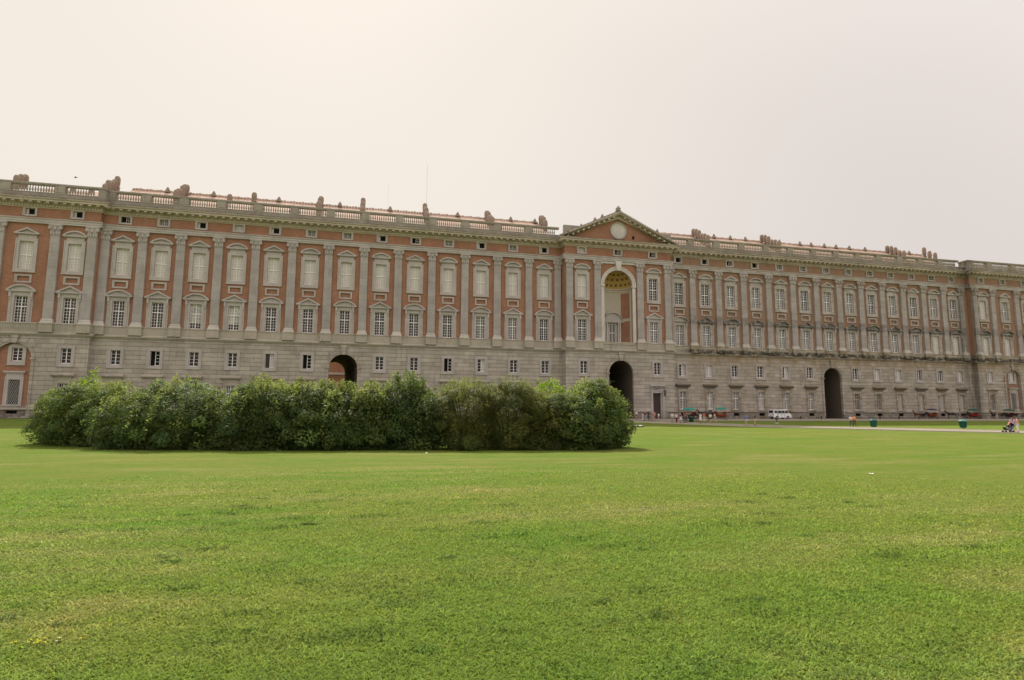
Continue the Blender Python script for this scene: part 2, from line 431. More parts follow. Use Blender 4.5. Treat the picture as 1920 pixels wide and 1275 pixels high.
for i, (x0, x1, d) in enumerate(RUNS):
    q0 = .28 if d > 0 else -.9
    if i == 2: continue
    xa, xb = x0-q0, x1+q0
    if i == 1: xa, xb = x0-0.95 if 0 else x0+.2, x1-.0
    if i == 3: xa, xb = x0, x1-.2
    mb.box(xa, xb, -d-.30, -d+.42, 34.9, 35.72); mb.box(xa, xb, -d-.36, -d+.45, 35.66, 35.78)
mb.build('parapet_base', M['parapet'], pal)

# ---- balustrade, one length per bay
def baluster(mb, x, y):
    mb.lathe([(.10, 35.78), (.12, 35.84), (.07, 35.95), (.155, 36.22), (.13, 36.40), (.06, 36.72), (.07, 36.84), (.11, 36.9), (.11, 36.98)], x, y, 7)
post = MB(); post.box(-.72, .72, -.24, .46, 35.78, 37.0); post.box(-.6, .6, -.28, -.235, 35.95, 36.85)
post_me = post.mesh('post', M['parapet'])
def rail_bay(xa, xb, d, run):
    mb = MB(); a, b = xa+.72, xb-.72; n = max(2, int((b-a)/.36)); st = (b-a)/n
    for k in range(n): baluster(mb, a+(k+.5)*st, -d+.08)
    mb.box(xa, xb, -d-.18, -d+.36, 36.98, 37.12); mb.box(xa, xb, -d-.26, -d+.42, 37.118, 37.36)
    o = mb.build('balustrade', M['parapet'], pal)
    p = link('post', post_me, o, (xa, -d, 0))
for xs, d in ((PL[::-1], 1.0), (WA, 0.0), (WB, 0.0), (PR, 1.0)):
    mids = [(a+b)/2 for a, b in zip(xs, xs[1:])]
    if xs is WA: mids = [-1.9]+mids+[75.9]
    elif xs is WB: mids = [99.8]+mids+[175.9]
    elif xs[0] < 0: mids = [-22.6, -16.2, -8.75, -3.2]
    else: mids = [178.3, 183.9, 191.4, 198.4]
    for a, b in zip(mids, mids[1:]): rail_bay(a, b, d, xs)
mb = MB(); mb.box(-3.3, -2.2, -1.35, .9, 35.06, 37.0); mb.box(-3.4, -2.1, -1.45, 1.0, 37.0, 37.3); mb.build('parapet_corner', M['parapet'], pal)
mb = MB(); mb.box(177.2, 178.8, -1.35, .9, 35.06, 37.0); mb.box(177.1, 178.9, -1.45, 1.0, 37.0, 37.3); mb.build('parapet_corner', M['parapet'], pal)

# ---- windows: meshes with absolute heights, centred at x=0, wall plane at y=0
def ring(mb, hw, z0, z1, fw_, proud, bottom=True, topw=None):
    tw = fw_ if topw is None else topw
    mb.box(-hw-fw_, -hw+.004, -proud, .05, z0-(fw_ if bottom else 0), z1+tw)
    mb.box(hw-.004, hw+fw_, -proud, .05, z0-(fw_ if bottom else 0), z1+tw)
    mb.box(-hw+.004, hw-.004, -proud, .05, z1-.004, z1+tw)
    if bottom: mb.box(-hw+.004, hw-.004, -proud, .05, z0-fw_, z0+.004)
    if fw_ > .3: mb.box(-hw+.002, -hw+.03, .05, .36, z0, z1-.001); mb.box(hw-.03, hw-.002, .05, .36, z0, z1-.001); mb.box(-hw+.03, hw-.03, .05, .36, z1-.03, z1-.001)
    # outer fillet
    mb.box(-hw-fw_-.05, -hw-fw_+.09, -proud-.06, .05, z0-(fw_ if bottom else 0), z1+tw+.002); mb.box(hw+fw_-.09, hw+fw_+.05, -proud-.06, .05, z0-(fw_ if bottom else 0), z1+tw+.002)
def ped_tri(hw, z0, h, name, mat):
    mb = MB(); pr = .42
    mb.box(-hw, hw, -pr, .05, z0, z0+.2); mb.box(-hw+.15, hw-.15, -pr+.16, .05, z0-.12, z0+.001)
    ang = math.atan2(h-.2, hw); t = .26/math.cos(ang)
    for s_ in (-1, 1):
        poly = [(s_*hw, z0+.198), (0, z0+h-.02), (0, z0+h-.02-t), (s_*(hw-.5), z0+.198)]
        if s_ > 0: poly = poly
        else: poly = poly[::-1]
        mb.prism(poly, -pr, .05)
    mb.prism([(-hw+.4, z0+.19), (hw-.4, z0+.19), (0, z0+h-.25)], -.1, .05)
    return mb.mesh(name, mat)
def ped_seg(hw, z0, h, name, mat):
    mb = MB(); pr = .42
    mb.box(-hw, hw, -pr, .05, z0, z0+.2); mb.box(-hw+.15, hw-.15, -pr+.16, .05, z0-.12, z0+.001)
    hh = h-.2; r = (hw*hw+hh*hh)/(2*hh); cz = z0+.2+hh-r; a0 = math.asin(hw/r); n = 14
    t = .24
    for k in range(n):
        a = -a0+2*a0*k/n; b = -a0+2*a0*(k+1)/n
        P = lambda ang, rr: (rr*math.sin(ang), max(z0+.198, cz+rr*math.cos(ang)))
        mb.prism([P(a, r-t), P(b, r-t), P(b, r), P(a, r)], -pr, .05)
    pts = [((r-t)*math.sin(-a0+2*a0*k/n), cz+(r-t)*math.cos(-a0+2*a0*k/n)) for k in range(n+1)]
    pts = [p for p in pts if p[1] > z0+.19]
    mb.prism([(pts[0][0], z0+.19), (pts[-1][0], z0+.19)]+pts[::-1], -.1, .05)
    return mb.mesh(name, mat)
def sash_mesh(name, hw, z0, z1, cols, rows_, transom=None, mat='white_wood', mull=.12, y=.26, thin=.045):
    mb = MB(); fr = .09
    mb.box(-hw, -hw+fr, y, y+.1, z0, z1); mb.box(hw-fr, hw, y, y+.1, z0, z1)
    mb.box(-hw+fr, hw-fr, y, y+.1, z0, z0+fr+.03); mb.box(-hw+fr, hw-fr, y, y+.1, z1-fr, z1)
    if mull: mb.box(-mull/2, mull/2, y-.02, y+.08, z0+fr, z1-fr)
    secs = [(z0+fr, z1-fr, rows_[0])]
    if transom:
        mb.box(-hw+fr, hw-fr, y-.03, y+.07, transom-.07, transom+.07)
        secs = [(z0+fr, transom-.07, rows_[0]), (transom+.07, z1-fr, rows_[1])]
    for a, b, r in secs:
        for k in range(1, r): z = a+(b-a)*k/r; mb.box(-hw+fr, hw-fr, y+.03, y+.075, z-thin/2, z+thin/2)
    half = cols//2
    for sgn in (-1, 1):
        for k in range(1, half):
            x = sgn*(mull/2+(hw-fr-mull/2)*k/half); mb.box(x-thin/2, x+thin/2, y+.025, y+.07, z0+fr, z1-fr)
    return mb.mesh(name, M[mat])
def pane_mesh(name, hw, z0, z1, mat, y=.34):
    mb = MB(); mb.face((-hw, y, z0), (hw, y, z0), (hw, y, z1), (-hw, y, z1)); return mb.mesh(name, M[mat])

# tall windows of the main storey
mb = MB(); ring(mb, .875, 14.75, 18.95, .42, .12, False, .30)
mb.box(-1.62, -1.30, -.07, .05, 14.75, 19.25); mb.box(1.30, 1.62, -.07, .05, 14.75, 19.25)
mb.box(-1.3, 1.3, -.10, .05, 19.25, 19.62)
for s_ in (-1, 1): mb.box(s_*1.45-.15, s_*1.45+.15, -.34, .05, 18.75, 19.55, ); mb.box(s_*1.45-.12, s_*1.45+.12, -.22, .05, 18.35, 18.76)
tall_me = mb.mesh('tall_window', M['stone'])
t_tri = ped_tri(1.98, 19.62, 1.25, 'pediment', M['stone']); t_seg = ped_seg(1.98, 19.62, 1.15, 'pediment', M['stone'])
t_sash = sash_mesh('sash', .875, 14.76, 18.95, 4, (5, 3), 17.3)
t_sash_g = sash_mesh('sash', .875, 14.76, 18.95, 4, (5, 3), 17.3, 'shutter_bar')
t_pane = {k: pane_mesh('pane', .87, 14.76, 18.95, k) for k in ('glass_dark', 'glass_mid', 'glass_pale', 'shutter')}
mb = MB(); mb.mi = 0
mb.face((-.87, .34, 14.76), (.87, .34, 14.76), (.87, .34, 15.8), (-.87, .34, 15.8)); mb.mi = 1
mb.face((-.87, .34, 15.8), (.87, .34, 15.8), (.87, .34, 18.95), (-.87, .34, 18.95))
t_pane['half'] = mb.mesh('pane', [M['glass_dark'], M['glass_pale']])
# upper windows
mb = MB(); ring(mb, .95, 23.25, 27.7, .50, .13, True, .46)
mb.box(-1.55, 1.55, -.24, .05, 22.66, 22.78)
mb.box(-1.25, 1.25, -.10, .05, 28.16, 28.80); mb.box(-1.4, 1.4, -.2, .05, 28.70, 28.82)
up_me = mb.mesh('upper_window', M['stone'])
u_tri = ped_tri(1.72, 28.82, 1.08, 'pediment', M['stone']); u_seg = ped_seg(1.72, 28.82, 1.0, 'pediment', M['stone'])
u_sash = sash_mesh('sash', .95, 23.25, 27.7, 4, (4, 4), 25.45)
u_sash_s = sash_mesh('sash', .95, 23.25, 27.7, 4, (5, 5), 25.5, 'shutter_bar', .1)
u_sash_s2 = sash_mesh('sash', .95, 23.25, 27.7, 2, (1, 1), 25.5, 'shutter_bar', .1)
u_pane = {k: pane_mesh('pane', .94, 23.25, 27.7, k) for k in ('glass_dark', 'glass_mid', 'shutter')}
# framed brick panels
mb = MB(); ring(mb, .84, 21.28, 22.1, .24, .12)
pan_me = mb.mesh('panel_frame', M['stone'])
# attic windows
mb = MB(); ring(mb, .66, 32.07, 33.08, .27, .12, True, .14); at_me = mb.mesh('attic_window', M['stone'])
a_sash = sash_mesh('sash', .66, 32.07, 33.08, 4, (2,), None, 'grey_wood', .09)
mb = MB(); mb.box(-.66, -.6, .2, .3, 32.07, 33.08); mb.box(-.601, -.3, .2, .26, 32.1, 33.05); mb.box(-.6, .6, .2, .3, 33.04, 33.08); mb.box(-.6, .6, .2, .3, 32.07, 32.10); mb.box(.6, .66, .2, .3, 32.07, 33.08); a_open = mb.mesh('sash', M['grey_wood'])
a_half = MB(); a_half.box(.0, .07, .2, .3, 32.07, 33.08); a_half.box(.6, .66, .2, .3, 32.07, 33.08); a_half.box(.07, .6, .2, .3, 32.98, 33.08); a_half.box(.07, .6, .2, .3, 32.07, 32.17); a_half.box(.07, .6, .2, .26, 32.55, 32.61); a_half.box(.31, .36, .2, .26, 32.17, 32.98)
a_half = a_half.mesh('sash', M['grey_wood'])
a_pane = {k: pane_mesh('pane', .65, 32.07, 33.08, k) for k in ('open_dark', 'glass_mid', 'glass_pale', 'shutter', 'glass_dark')}
# mezzanine windows (y is relative to the ground-storey face)
mb = MB(); ring(mb, .72, 8.5, 10.9, .42, .07); mb.box(-1.2, 1.2, -.16, .05, 7.98, 8.1); mz_me = mb.mesh('mezzanine_window', M['stone'])
m_sash = sash_mesh('sash', .72, 8.5, 10.9, 2, (4,), None, 'white_wood', .11)
m_open = MB(); m_open.box(-.72, -.66, .26, .34, 8.5, 10.9); m_open.box(.0, .72, .26, .32, 8.5, 8.6); m_open.box(.0, .72, .26, .32, 10.8, 10.9); m_open.box(.0, .08, .26, .34, 8.6, 10.8); m_open.box(.64, .72, .26, .34, 8.6, 10.8)
for k in range(1, 4): m_open.box(.08, .64, .28, .33, 8.6+k*.55-.025, 8.6+k*.55+.025)
m_open = m_open.mesh('sash', M['white_wood'])
m_pane = {k: pane_mesh('pane', .71, 8.5, 10.9, k, .40) for k in ('glass_dark', 'open_dark', 'glass_mid', 'glass_pale', 'shutter')}
mb = MB(); mb.mi = 0; mb.face((-.71, .40, 8.5), (0, .40, 8.5), (0, .40, 10.9), (-.71, .40, 10.9)); mb.mi = 1; mb.face((.0, .40, 8.5), (.71, .40, 8.5), (.71, .40, 10.9), (.0, .40, 10.9))
m_pane['split'] = mb.mesh('pane', [M['glass_dark'], M['shutter']])
# ground windows
mb = MB(); ring(mb, .7, 1.85, 5.4, .36, .08, False, .55)
mb.box(-1.2, 1.2, -.30, .05, 1.58, 1.84)
gr_me = mb.mesh('ground_window', M['dado'])
mb = MB(); P_ = [(0, 6.32), (.2, 6.36), (.32, 6.52), (.62, 6.58), (.66, 6.74), (.5, 6.86), (0, 7.0)]
rows_ = [[(x, -o, z) for o, z in P_] for x in (-1.55, 1.55)]; mb.grid(rows_); mb.face(*rows_[0][::-1]); mb.face(*rows_[1])
mb.box(-1.1, 1.1, -.12, .05, 5.95, 6.34)
lint_dark = mb.mesh('lintel', M['sooty']); lint_pale = mb.mesh('lintel', M['dado'])
g_sash = sash_mesh('sash', .7, 1.85, 5.4, 4, (4, 2), 4.1, 'white_wood', .11)
g_sash_b = sash_mesh('sash', .7, 1.85, 5.4, 4, (4, 2), 4.1, 'grey_wood', .09)
g_pane = {k: pane_mesh('pane', .69, 1.85, 5.4, k, .40) for k in ('glass_dark', 'glass_mid', 'glass_pale', 'shutter', 'brown_door')}
mb = MB(); mb.face((-.66, .3, .55), (.66, .3, .55), (.66, .3, 1.12), (-.66, .3, 1.12))
for k in range(5): mb.box(-.5+k*.25-.015, -.5+k*.25+.015, .1, .13, .55, 1.12)
cellar_me = mb.mesh('cellar_opening', M['open_dark'])

def win(kind, me, x, d, kids):
    o = link(kind, me, pal, (x, -d, 0))
    for n, k in kids: link(n, k, o)
    return o
A_att = ['half', 'closed', 'open', 'white', 'open', 'closed', 'closed', 'open', 'half', 'closed', 'open', 'closed', 'open']
B_att = ['open', 'open', 'half', 'open', 'closed', 'closed', 'closed', 'closed', 'closed', 'closed', 'closed', 'half', 'closed']
rr = random.Random(5)
allb = [(x, 1.0, 'L') for x in PL[::-1]]+[(x, 0.0, 'A') for x in WA]+[(x, 2.1, 'C') for x in CE]+[(x, 0.0, 'B') for x in WB]+[(x, 1.0, 'R') for x in PR]
idx = {'L': 0, 'A': 0, 'C': 0, 'B': 0, 'R': 0}
for x, d, sec in allb:
    i = idx[sec]; idx[sec] += 1
    # tall window
    seg = (i % 2 == 0) if sec in 'AB' else (i % 2 == 1 if sec in 'LR' else False)
    pane, sash = 'glass_dark', t_sash
    if sec == 'A': pane = {2: 'half', 3: 'half', 10: 'glass_mid', 11: 'glass_mid'}.get(i, 'glass_dark'); sash = t_sash
    if sec == 'B' and i < 11: pane = 'glass_mid'
    if (sec == 'B' and i >= 11) or sec == 'R': pane, sash = 'shutter', t_sash_g
    if sec == 'C' and i == 1: pane = 'glass_mid'
    win('tall_window', tall_me, x, d, [('pediment', t_seg if seg else t_tri), ('sash', sash), ('pane', t_pane[pane])])
    # upper window
    useg = (i % 2 == 1) if sec in 'AB' else (i % 2 == 0 if sec in 'LR' else True)
    if sec in 'LA' or (sec == 'C' and i == 0) or (sec == 'R' and i == 0):
        kids = [('sash', u_sash_s if i % 3 else (u_sash_s2 if i in (0,) and sec == 'C' else u_sash_s)), ('pane', u_pane['shutter'])]
    else: kids = [('sash', u_sash), ('pane', u_pane['glass_mid' if rr.random() < .35 else 'glass_dark'])]
    win('upper_window', up_me, x, d, [('pediment', u_seg if useg else u_tri)]+kids)
    win('panel_frame', pan_me, x, d, [])
    # attic
    st = A_att[i] if sec == 'A' else B_att[i] if sec == 'B' else {'L': 'open', 'R': 'closed', 'C': ['white', 'half'][min(i, 1)]}[sec]
    kids = {'open': [('sash', a_open), ('pane', a_pane['open_dark'])], 'closed': [('sash', a_sash), ('pane', a_pane['glass_mid'])],
            'half': [('sash', a_half), ('pane', a_pane['open_dark'])], 'white': [('sash', a_sash), ('pane', a_pane['shutter'])]}[st]
    win('attic_window', at_me, x, d, kids)
    # ground storey
    run = {'L': 0, 'A': 1, 'C': 2, 'B': 3, 'R': 4}[sec]
    gx = x + (0.45 if 94.9 < x < 95 else 0.2)
    if any(abs(x-a[0]) < 2.5 for a in ARCH[run]): continue
    ms, mp = m_sash, 'glass_dark'
    if sec == 'A': ms, mp = {1: (m_open, 'open_dark'), 4: (m_open, 'split'), 5: (m_open, 'open_dark'), 9: (m_open, 'open_dark'), 10: (m_sash, 'split')}.get(i, (m_sash, 'glass_dark'))
    if sec == 'B': ms, mp = {0: (m_sash, 'split'), 1: (m_sash, 'shutter'), 4: (m_sash, 'split'), 8: (m_sash, 'shutter'), 9: (m_sash, 'shutter'), 12: (m_sash, 'shutter')}.get(i, (m_sash, 'glass_dark'))
    if sec == 'R': ms, mp = m_sash, 'split'
    win('mezzanine_window', mz_me, gx, d+.15, [('sash', ms), ('pane', m_pane[mp])])
    if 94.9 < x < 95: continue
    gs, gp = g_sash, rr.choice(['glass_mid', 'glass_mid', 'glass_dark', 'glass_pale'])
    if sec == 'B' and i in (7, 8): gs, gp = g_sash_b, 'brown_door'
    if sec == 'B' and i >= 9: gs, gp = g_sash_b, 'shutter'
    if sec == 'R': gs, gp = g_sash_b, 'brown_door'
    win('ground_window', gr_me, gx, d+.15, [('lintel', lint_dark if sec == 'B' else lint_pale), ('sash', gs), ('pane', g_pane[gp])])
    win('cellar_opening', cellar_me, gx, d+.15, [])
win('attic_window', at_me, 87.4, 2.1, [('sash', a_half), ('pane', a_pane['glass_dark'])])

# ---- plinth moulding, broken at arches and door
mb = MB()
for i, (x0, x1, d) in enumerate(RUNS):
    cuts = [(a[0]-a[1]-.4, a[0]+a[1]+.4) for a in ARCH[i] if i != 0 and i != 4]
    if i == 2: cuts.append((93.7, 97.2))
    segs = []; cur = x0
    for a, b in sorted(cuts): segs.append((cur, a)); cur = b
    segs.append((cur, x1))
    for a, b in segs:
        P2 = [(.15, 1.18), (.30, 1.22), (.42, 1.32), (.42, 1.44), (.15, 1.56)]
        rows_ = [[(x, -d-o, z) for o, z in P2] for x in (a, b)]; mb.grid(rows_); mb.face(*rows_[0][::-1]); mb.face(*rows_[1])
mb.build('plinth_moulding', M['dado'], pal)
mb = MB()
for i, (x0, x1, d) in enumerate(RUNS):
    cuts = [(a[0]-a[1]-.3, a[0]+a[1]+.3) for a in ARCH[i] if i in (1, 2, 3)]
    if i == 2: cuts.append((93.7, 97.2))
    cur = x0
    for a, b in sorted(cuts)+[(x1, x1)]:
        if a > cur: mb.box(cur, a, -d-.42, -d-.1, 0, .38)
        cur = b
mb.build('plinth_step', M['dado'], pal)

# ---- pilasters
PW = .78
mb = MB(); mb.grid([[(-PW, .05, z), (-PW+k, -.42, z), (PW-k, -.42, z), (PW, .05, z)] for z, k in ((15.4, 0), (20, 0), (28.92, .05))])
pil_me = mb.mesh('pilaster', M['shaft'])
mb = MB(); mb.box(-1.02, 1.02, -.66, .05, 14.745, 14.95); mb.box(-.96, .96, -.60, .05, 14.95, 15.08, .03); mb.box(-.87, .87, -.51, .05, 15.08, 15.2); mb.box(-.92, .92, -.56, .05, 15.2, 15.3, .03); mb.box(-.82, .82, -.46, .05, 15.3, 15.42)
base_me = mb.mesh('base', M['white_stone'])
mb = MB(); mb.box(-1.08, 1.08, -.72, .05, 13.36, 14.56); mb.box(-1.15, 1.15, -.79, .05, 14.56, 14.75); mb.box(-1.14, 1.14, -.78, .05, 13.3, 13.52)
ped_me = mb.mesh('pedestal', M['dado'])
mb = MB()
mb.box(-.80, .80, -.50, .05, 28.9, 29.02)
mb.grid([[(-w_, .05, z), (-w_, -.38-o, z), (w_, -.38-o, z), (w_, .05, z)] for w_, o, z in ((.72, .02, 29.0), (.70, .04, 29.5), (.80, .12, 29.9), (.92, .22, 30.25))])
for s_ in (-1, 1):
    for k in range(3):   # volutes
        cx, cz, r = s_*(.84), 30.05, .30-.09*k
        n = 12; mb.prism([(cx+r*math.sin(-2*PI*t/n), cz+r*math.cos(2*PI*t/n)) for t in range(n)][::-1], -.66-.05*k, -.40)
    for lx in (.25, .62):   # acanthus leaves
        mb.prism([(s_*lx-.14, 29.02), (s_*lx+.14, 29.02), (s_*lx+.16, 29.45), (s_*lx, 29.62), (s_*lx-.16, 29.45)], -.58, -.38)
mb.prism([(-.16, 29.75), (.16, 29.75), (.2, 30.1), (0, 30.3), (-.2, 30.1)], -.72, -.5)
mb.box(-1.02, 1.02, -.66, .05, 30.30, 30.45); mb.box(-1.07, 1.07, -.72, .05, 30.45, 30.635)
for s_ in (-1, 1):      # swag between the volutes
    mb.tube([(s_*.05, -.6, 29.7), (s_*.35, -.64, 29.5), (s_*.62, -.62, 29.85)], .06, 5)
cap_me = mb.mesh('capital', M['stone'])
pil = []
for xs in (WA, WB): pil += [((a+b)/2, 0.0) for a, b in zip(xs, xs[1:])]
pil += [(-2.1, 0.0), (75.55, 0.0), (99.75, 0.0), (175.6, 0.0)]
pil += [(-3.6, 1.0), (-8.75, 1.0), (-16.3, 1.0), (-21.6, 1.0)]
pil += [(77.25, 2.1), (83.0, 2.1), (92.0, 2.1), (98.0, 2.1)]
pil += [(178.45, 1.0), (183.9, 1.0), (191.4, 1.0), (197.0, 1.0)]
for x, d in pil:
    o = link('pilaster', pil_me, pal, (x, -d, 0)); o.scale = (.87, .88, 1)
    link('capital', cap_me, o); link('base', base_me, o); link('pedestal', ped_me, o)

# ---- arches of the ground storey
def arch_ring(cx, r, sz, d, wide=.42, proud=.12, z0=0.4, mat='ashlar', key=True, top=12.7):
    mb = MB(); n = 18; y = -(d+.15)
    for k in range(n):
        a, b = PI*k/n, PI*(k+1)/n
        P = lambda g_, rr_: (cx+rr_*math.cos(g_), sz+rr_*math.sin(g_))
        mb.prism([P(a, r-.004), P(a, r+wide), P(b, r+wide), P(b, r-.004)], y-proud, y+.04)
        mb.prism([P(a, r+wide-.12), P(a, r+wide+.04), P(b, r+wide+.04), P(b, r+wide-.12)], y-proud-.07, y+.04)
    for s_ in (-1, 1):
        xa, xb = sorted((cx+s_*(r-.004), cx+s_*(r+wide)))
        mb.box(xa, xb, y-proud, y+.04, z0, sz-.16)
        mb.box(xa-.1, xb+.1, y-proud-.16, y+.42, sz-.17, sz+.12)
    if key:
        mb.prism([(cx-.3, sz+r-.1), (cx+.3, sz+r-.1), (cx+.52, top), (cx-.52, top)], y-proud-.2, y+.04)
        for a in (24, 46):   # radiating voussoirs
            for s_ in (-1, 1):
                g0, g1 = R(90+s_*(a-9)), R(90+s_*(a+7)); r1 = min(r+1.5, (top-sz)/max(.3, math.sin(R(90+s_*a))))-.1
                P = lambda g_, rr_: (cx+rr_*math.cos(g_), min(top, sz+rr_*math.sin(g_)))
                poly = [P(g0, r+wide), P(g0, r1), P(g1, r1), P(g1, r+wide)]
                mb.prism(poly if s_ < 0 else poly, y-.06, y+.04)
    return mb.build('archivolt', M[mat], pal)
for i in (1, 2, 3, 0, 4):
    for cx, r, sz in ARCH[i]: arch_ring(cx, r, sz, RUNS[i][2], z0=.4)
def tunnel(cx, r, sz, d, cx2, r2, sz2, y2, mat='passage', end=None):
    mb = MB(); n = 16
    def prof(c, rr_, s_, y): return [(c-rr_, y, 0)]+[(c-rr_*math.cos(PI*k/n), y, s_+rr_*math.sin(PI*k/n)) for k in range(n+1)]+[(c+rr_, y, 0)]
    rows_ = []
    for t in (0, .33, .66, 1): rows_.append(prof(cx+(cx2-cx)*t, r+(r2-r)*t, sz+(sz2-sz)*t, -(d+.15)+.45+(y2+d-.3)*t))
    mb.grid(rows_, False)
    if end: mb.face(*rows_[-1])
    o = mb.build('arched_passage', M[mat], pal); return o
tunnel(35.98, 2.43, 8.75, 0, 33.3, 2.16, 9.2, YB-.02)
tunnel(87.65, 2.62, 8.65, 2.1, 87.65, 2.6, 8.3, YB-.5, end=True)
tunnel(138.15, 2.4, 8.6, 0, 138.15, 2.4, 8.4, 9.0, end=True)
mb = MB()   # wooden gate inside the side arch
for k in range(8):
    x = 138.15-2.3+k*.575; mb.box(x+.01, x+.565, 3.9+.03*(k % 2), 4.05, 0, 4.6)
mb.box(135.85, 140.45, 3.84, 3.9, 1.2, 1.45); mb.box(135.85, 140.45, 3.84, 3.9, 3.6, 3.85)
mb.build('gate', M['brown_door'], pal)
mb = MB(); mb.box(86.6, 88.7, 12.0, 12.3, 0, 3.6); mb.box(85.1, 90.2, 12.3, 12.4, 3.6, 3.9)
mb.build('gate', M['brown_door'], pal)
# blind arches of the pavilions: brick infill, arched window, grated window
for cx, r, sz, d in ((-12.75, 2.4, 9.2, 1.0), (188.0, 2.3, 9.1, 1.0)):
    y = -(d+.15)+.45
    mb = MB(); w0 = cx-.72+.25; w1 = cx+.72+.25
    ops = [('r', w0, w1, 8.75, 10.85), ('r', w0-.05, w1+.05, 2.1, 5.9), ('r', w0, w1, .7, 1.3)]
    panel(mb, cx-r-.05, cx+r+.05, 0, sz+r+.05, y, ops, .3)
    mb.build('brick_infill', M['brick'], pal)
    mb = MB(); mb.box(cx-r, cx+r, y-.08, y+.02, 0, .69); mb.box(cx-r, w0-.2, y-.08, y+.02, .69, 1.5); mb.box(w1+.2, cx+r, y-.08, y+.02, .69, 1.5); mb.box(w0-.2, w1+.2, y-.079, y+.02, 1.3, 1.5); mb.box(cx-r, cx+r, y-.14, y+.02, 1.5, 1.85)
    mb.build('infill_plinth', M['dado'], pal)
    c2 = cx+.25
    mb = MB(); mb.box(-1.2, -.716, -.14, .05, 8.2, 10.9); mb.box(.716, 1.2, -.14, .05, 8.2, 10.9); mb.box(-.716, .716, -.14, .05, 8.2, 8.754); mb.box(-1.3, 1.3, -.2, .05, 8.1, 8.21)
    n = 12
    top = [(1.2*math.cos(PI*k/n), 10.9+.62*math.sin(PI*k/n)) for k in range(n+1)]
    mb.prism([(.716, 10.846), (1.2, 10.89)]+top[1:-1]+[(-1.2, 10.89), (-.716, 10.846)], -.139, .05)
    o = mb.build('mezzanine_window', M['stone'], pal); o.location = (c2, y, 0)
    s2 = sash_mesh('sash', .72, 8.75, 10.85, 2, (4,), None, 'white_wood', .11, .18); link('sash', s2, o)
    link('pane', pane_mesh('pane', .71, 8.75, 10.85, 'glass_dark' if cx < 0 else 'shutter', .28), o)
    mb = MB(); ring(mb, .77, 2.1, 5.9, .42, .1, False, .42); mb.box(-1.45, 1.45, -.35, .05, 7.0, 7.22); mb.box(-1.35, 1.35, -.22, .05, 6.84, 7.0); mb.box(-1.15, 1.15, -.08, .05, 6.32, 6.85)
    mb.box(-1.3, 1.3, -.25, .05, 1.86, 2.1)
    o = mb.build('ground_window', M['stone'], pal); o.location = (c2, y, 0)
    mb = MB()   # lattice grating
    a, b = 2.1, 5.9
    for k in range(-16, 10):
        for s_ in (-1, 1):
            x0_ = k*.26; pts = []
            z_ = a; xa = x0_ if s_ > 0 else -x0_
            # line x = xa + s*(z-a)*.5 clipped to |x|<.76
            za, zb = a, b
            lo = (-.76-xa)/(s_*.5); hi = (.76-xa)/(s_*.5); lo, hi = min(lo, hi), max(lo, hi)
            z0_, z1_ = max(a, a+lo), min(b, a+hi)
            if z1_-z0_ > .1: mb.tube([(xa+s_*(z0_-a)*.5, .08+.02*s_, z0_), (xa+s_*(z1_-a)*.5, .08+.02*s_, z1_)], .022, 4)
    link('grating', mb.mesh('grating', M['grey_wood']), o)
    link('pane', pane_mesh('pane', .77, 2.1, 5.9, 'open_dark', .26), o)
    mb = MB(); mb.face((w0, y+.2, .7), (w1, y+.2, .7), (w1, y+.2, 1.3), (w0, y+.2, 1.3)); mb.build('cellar_opening', M['open_dark'], pal)

# ---- door beside the main arch
mb = MB(); y = -2.25
mb.box(93.85, 94.254, y-.1, y+.05, 0, 5.35); mb.box(96.296, 96.75, y-.1, y+.05, 0, 5.35); mb.box(94.254, 96.296, y-.1, y+.05, 4.946, 5.35)
mb.box(94.0, 96.6, y-.04, y+.05, 5.35, 6.25); mb.box(93.7, 97.0, y-.4, y+.05, 6.25, 6.42); mb.box(93.8, 96.9, y-.28, y+.05, 6.42, 6.6)
o = mb.build('door_surround', M['stone'], pal)
mb = MB(); mb.box(94.25, 96.0, y+.40, y+.46, 0, 4.95); mb.mi = 1; mb.box(95.98, 96.29, y+.05, y+.4, 0, 4.94)
o2 = mb.build('door', [M['brown_door'], M['stone']], pal)
mb = MB()   # iron lantern on a scrolled bracket
mb.tube([(94.2, y-.3, 6.0), (94.9, y-.75, 5.75), (95.6, y-1.0, 5.9), (96.3, y-1.05, 5.75)], .05, 6); mb.tube([(94.6, y, 5.6), (95.3, y-.8, 5.85)], .04, 5)
mb.tube([(95.0, y-.8, 5.8), (95.2, y-.9, 6.15), (95.0, y-.9, 6.3)], .04, 5)
mb.tube([(96.3, y-1.05, 5.75), (96.3, y-1.05, 5.45)], .03, 5)
mb.lathe([(.02, 5.6), (.30, 5.35), (.34, 5.3)], 96.3, y-1.05, 6); mb.lathe([(.12, 4.45), (.2, 4.4), (.05, 4.25)], 96.3, y-1.05, 6)
for k in range(6):
    a = 2*PI*k/6; mb.tube([(96.3+.32*math.cos(a), y-1.05+.32*math.sin(a), 5.3), (96.3+.14*math.cos(a), y-1.05+.14*math.sin(a), 4.45)], .025, 4)
lamp = mb.build('wall_lantern', M['iron'], pal)
mb = MB(); mb.lathe([(.12, 4.46), (.28, 5.28)], 96.3, y-1.05, 6); link('lantern_glass', mb.mesh('lantern_glass', M['glass_mid']), lamp)

